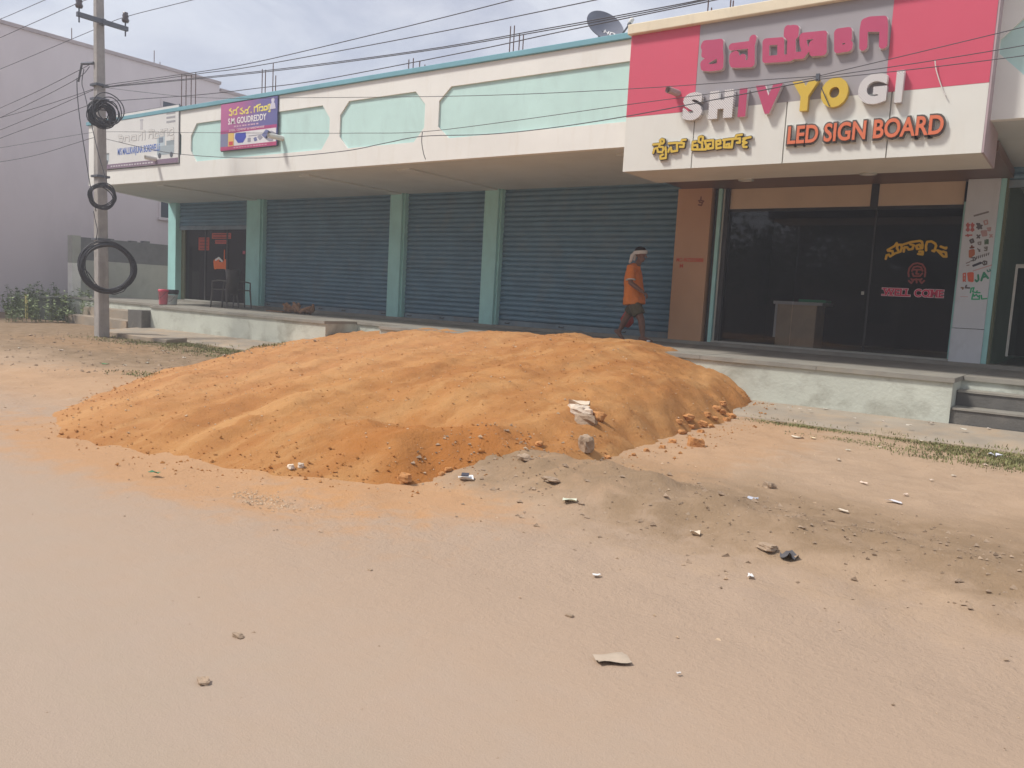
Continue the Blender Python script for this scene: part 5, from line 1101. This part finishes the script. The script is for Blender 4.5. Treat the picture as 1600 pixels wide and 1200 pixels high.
# near arm bent forward, hand half closed; far arm hanging with the bag
sh = J(985.5, 420, -.18); el = J(985.5, 442, -.22); wr = J(1004, 456, -.17)
cap(body, [sh+Vector((.02, .06, .01)), sh, sh.lerp(el, .5), el, el.lerp(wr, .4), wr], [.055, .055, .047, .042, .04, .028], 12)
def hand(wr, d, upv, curl):
    d = d.normalized(); sdv = d.cross(upv).normalized(); nv = sdv.cross(d)
    cap(body, [wr+d*.01, wr+d*.045, wr+d*.085], [(.022, .030), (.019, .038), (.016, .038)], 10)
    for k in range(4):
        b = wr+d*(.085+.004*(k in (1, 2)))+nv*((k-1.5)*.0195); L = (.062, .072, .068, .052)[k]*.55; d2 = (d*math.cos(curl)+sdv*math.sin(curl)); d3 = (d*math.cos(curl*2.1)+sdv*math.sin(curl*2.1))
        cap(body, [b, b+d2*L, b+d2*L+d3*L*.9], [.0095, .009, .0075], 7)
    b = wr+d*.03+nv*.03; cap(body, [b, b+(nv*.7+d*.7)*.035, b+(nv*.45+d*.8+sdv*.5)*.065], [.0115, .0105, .009], 7)
hand(wr, Vector((.8, .1, -.45)), Vector((0, -1, .2)), .7)
sf = J(992, 421, .18); ef = J(986, 446, .24); wf = J(984, 470, .24)
cap(body, [sf+Vector((0, -.06, .01)), sf, sf.lerp(ef, .5), ef, ef.lerp(wf, .4), wf], [.055, .055, .047, .042, .04, .028], 12); hand(wf, Vector((.1, 0, -1)), Vector((1, 0, 0)), .75)
remesh(body, 'body', SKIN, .0075, 3)
# shirt
c_ = MB(); c_.tube([J(991.5, 476), J(991.3, 468), J(991, 460), J(990.5, 448), che, J(990.5, 425), J(992.5, 417), J(993.5, 414)], [(.185, .225), (.18, .222), (.17, .215), (.155, .20), (.15, .205), (.12, .19), (.075, .10), (.05, .06)], 20)
for s_, e_, w_, sg in ((sh, el, wr, -1), (sf, ef, wf, 1)): c_.tube([s_+Vector((.02, -sg*.09, .03)), s_+Vector((0, 0, .01)), s_.lerp(e_, .45), s_.lerp(e_, .78)], [.085, .082, .078, .080], 12)
c_.tube([nk+Vector((-.005, 0, -.03)), nk+Vector((.004, 0, .02))], [(.075, .085), (.066, .072)], 12)
o = remesh(c_, 'shirt', SHIRT, .013, 5)
for v in o.data.vertices:     # loose folds
    v.co += v.normal*(.012*noise.noise(Vector((v.co.x*5, v.co.y*5, v.co.z*9)))+.007*noise.noise(v.co*17))
MB().tube([sh.lerp(el, .76), sh.lerp(el, .80)], [.083, .083], 14).build('sleeve_cuff', CLOTH, MAN, smooth=True)
# shorts
c_ = MB(); cap(c_, [hipc+Vector((0, 0, .06)), hipc+Vector((0, 0, -.02))], [(.115, .155), (.12, .16)], 16)
for hp, kn, dy in ((hipc+Vector((.01, -.09, 0)), kf, -1), (hipc+Vector((-.01, .09, 0)), kr, 1)): c_.tube([hp+Vector((0, 0, .03)), hp.lerp(kn, .3), hp.lerp(kn, .72)], [.10, .108, .112], 14)
o = remesh(c_, 'shorts', SHORT, .012, 4)
# hair and headcloth
c_ = MB(); cap(c_, [hd+Vector((-.035, 0, .055)), hd+Vector((.01, 0, .062))], [(.09, .079), (.083, .074)], 14); remesh(c_, 'hair', HAIR, .01, 3)
c_ = MB(); pts = [hd+Vector((-.012+.107*math.cos(q), .092*math.sin(q), .040+.012*math.cos(q))) for q in np.linspace(0, 2*math.pi, 24, endpoint=False)]; c_.tube(pts, [(.034, .016)]*24, 10, closed=True)
cap(c_, [hd+Vector((-.10, -.04, .03)), hd+Vector((-.135, -.06, -.02)), hd+Vector((-.15, -.06, -.09)), hd+Vector((-.175, -.055, -.13))], [(.03, .024), (.034, .028), (.030, .022), (.022, .012)], 10); cap(c_, [hd+Vector((-.10, .02, .02)), hd+Vector((-.13, .02, -.08))], [(.028, .02), (.022, .012)], 10)
remesh(c_, 'headcloth', CLOTH, .009, 2)
# bag in the far hand
bt = wf+Vector((.0, .0, -.10)); BG = thing('carry_bag', 'red cloth bag hanging from the far hand of the walking man', 'bag', tuple(bt+Vector((0, 0, -.35))))
c_ = MB(); c_.tube([bt+Vector((0, 0, -.02)), bt+Vector((-.01, 0, -.12)), bt+Vector((-.03, 0, -.22)), bt+Vector((0, 0, -.31)), bt+Vector((.03, 0, -.34))], [(.03, .03), (.075, .06), (.115, .12), (.10, .11), (.04, .05)], 14)
o = c_.build('pouch', mat('red_cloth', (.50, .06, .04), .8, .15, 12), BG, smooth=True)
for x in (-.02, .02): MB().tube([bt+Vector((x, 0, -.04)), bt+Vector((x*.4, 0, .03)), bt+Vector((0, 0, .06))], .006, 6).build('handle', mat('red_cloth', (.5, .06, .04)), BG)
pslip = J(1013, 534.5, -.3); pslip.z = ZP
tag(MB().obox((pslip.x, pslip.y, ZP+.03), (.03, 0, 0), (0, .025, 0), (0, 0, .018)).build('paper_cup', PAPERW, base=(pslip.x, pslip.y, ZP), bevel=.015), 'small white cup lying on the veranda by the front foot of the man', 'cup')

# ================================================================== TREES ACROSS THE ROAD (seen mirrored in the showroom glass)
LEAF = mat('tree_leaves', (.05, .08, .028), .6, .4, 1.5); BARK = mat('tree_bark', (.12, .09, .065), .9, .3, 8)
def tree(x, y, H, R_, seed, label):
    r = random.Random(seed); t = thing('roadside_tree', label, 'tree', (x, y, 0), 'trees across the road')
    m = MB(); c0 = Vector((x, y, H*.38)); m.tube([(x, y, -.1), (x+.06, y, H*.2), c0], [.17, .13, .11], 10); cl_ = []
    for k in range(9):
        a = k*2.4+r.uniform(-.4, .4); e = c0+Vector((math.cos(a)*R_*r.uniform(.35, .85), math.sin(a)*R_*r.uniform(.35, .85), H*r.uniform(-.1, .5)))
        m.tube([c0, c0.lerp(e, .5)+Vector((0, 0, .2)), e], [.07, .045, .015], 6); cl_ += [e, c0.lerp(e, .65)+Vector((r.gauss(0, .3), r.gauss(0, .3), r.gauss(.1, .3)))]
    m.build('trunk', BARK, t, smooth=True); m = MB()
    for c in cl_:
        for _ in range(260):
            p = c+Vector((r.gauss(0, .75), r.gauss(0, .75), r.gauss(0, .6))); d = Vector((r.gauss(0, 1), r.gauss(0, 1), r.gauss(0, .6))).normalized(); q = d.cross(Vector((r.gauss(0, 1), r.gauss(0, 1), r.gauss(0, 1)))).normalized()*.10; m.add([p, p+d*.16+q, p+d*.34, p+d*.16-q], [(0, 1, 2, 3)])
    m.build('crown', LEAF, t)
tree(-6.6, -9.2, 8.6, 3.2, 1, 'bushy tree across the road with a low wide crown'); tree(-11.0, -9.8, 9.2, 3.0, 2, 'taller tree across the road mirrored in the middle glass pane'); tree(-2.6, -9.0, 8.2, 3.0, 3, 'smaller tree across the road opposite the steps'); tree(-16.8, -10.5, 9.0, 2.8, 4, 'tree across the road standing apart from the others')
OB = thing('opposite_house', 'low plain house across the road behind the trees', 'building', (-8, -15, 0))
MB().box(-19, -1.5, -19, -14, -.1, 3.3).build('wall', mat('opposite_wall', (.30, .26, .22), .9), OB); MB().box(-19.3, -1.2, -19.3, -13.6, 3.301, 3.5).build('roof', CONCD, OB)
for x in (-16.5, -12.5, -8.5, -4.5): MB().box(x-.6, x+.6, -13.998, -13.95, 1, 2.3).build('window', DARKFR, OB)

# ================================================================== ADDED HAZE (thin volume standing in for windscreen glare)
hz = bpy.data.materials.new('added_haze'); hz.use_nodes = True; n = hz.node_tree.nodes; n.remove(n['Principled BSDF'])
pv = n.new('ShaderNodeVolumePrincipled'); pv.inputs['Density'].default_value = .005; pv.inputs['Color'].default_value = (.93, .92, .97, 1); pv.inputs['Anisotropy'].default_value = .2
hz.node_tree.links.new(pv.outputs[0], n['Material Output'].inputs['Volume'])
o = MB().box(-430, 310, -310, 270, -1.2, 10.5).build('haze', hz); kind(o, 'stuff'); tag(o, 'thin pale haze added over the whole street in place of windscreen glare', 'haze')
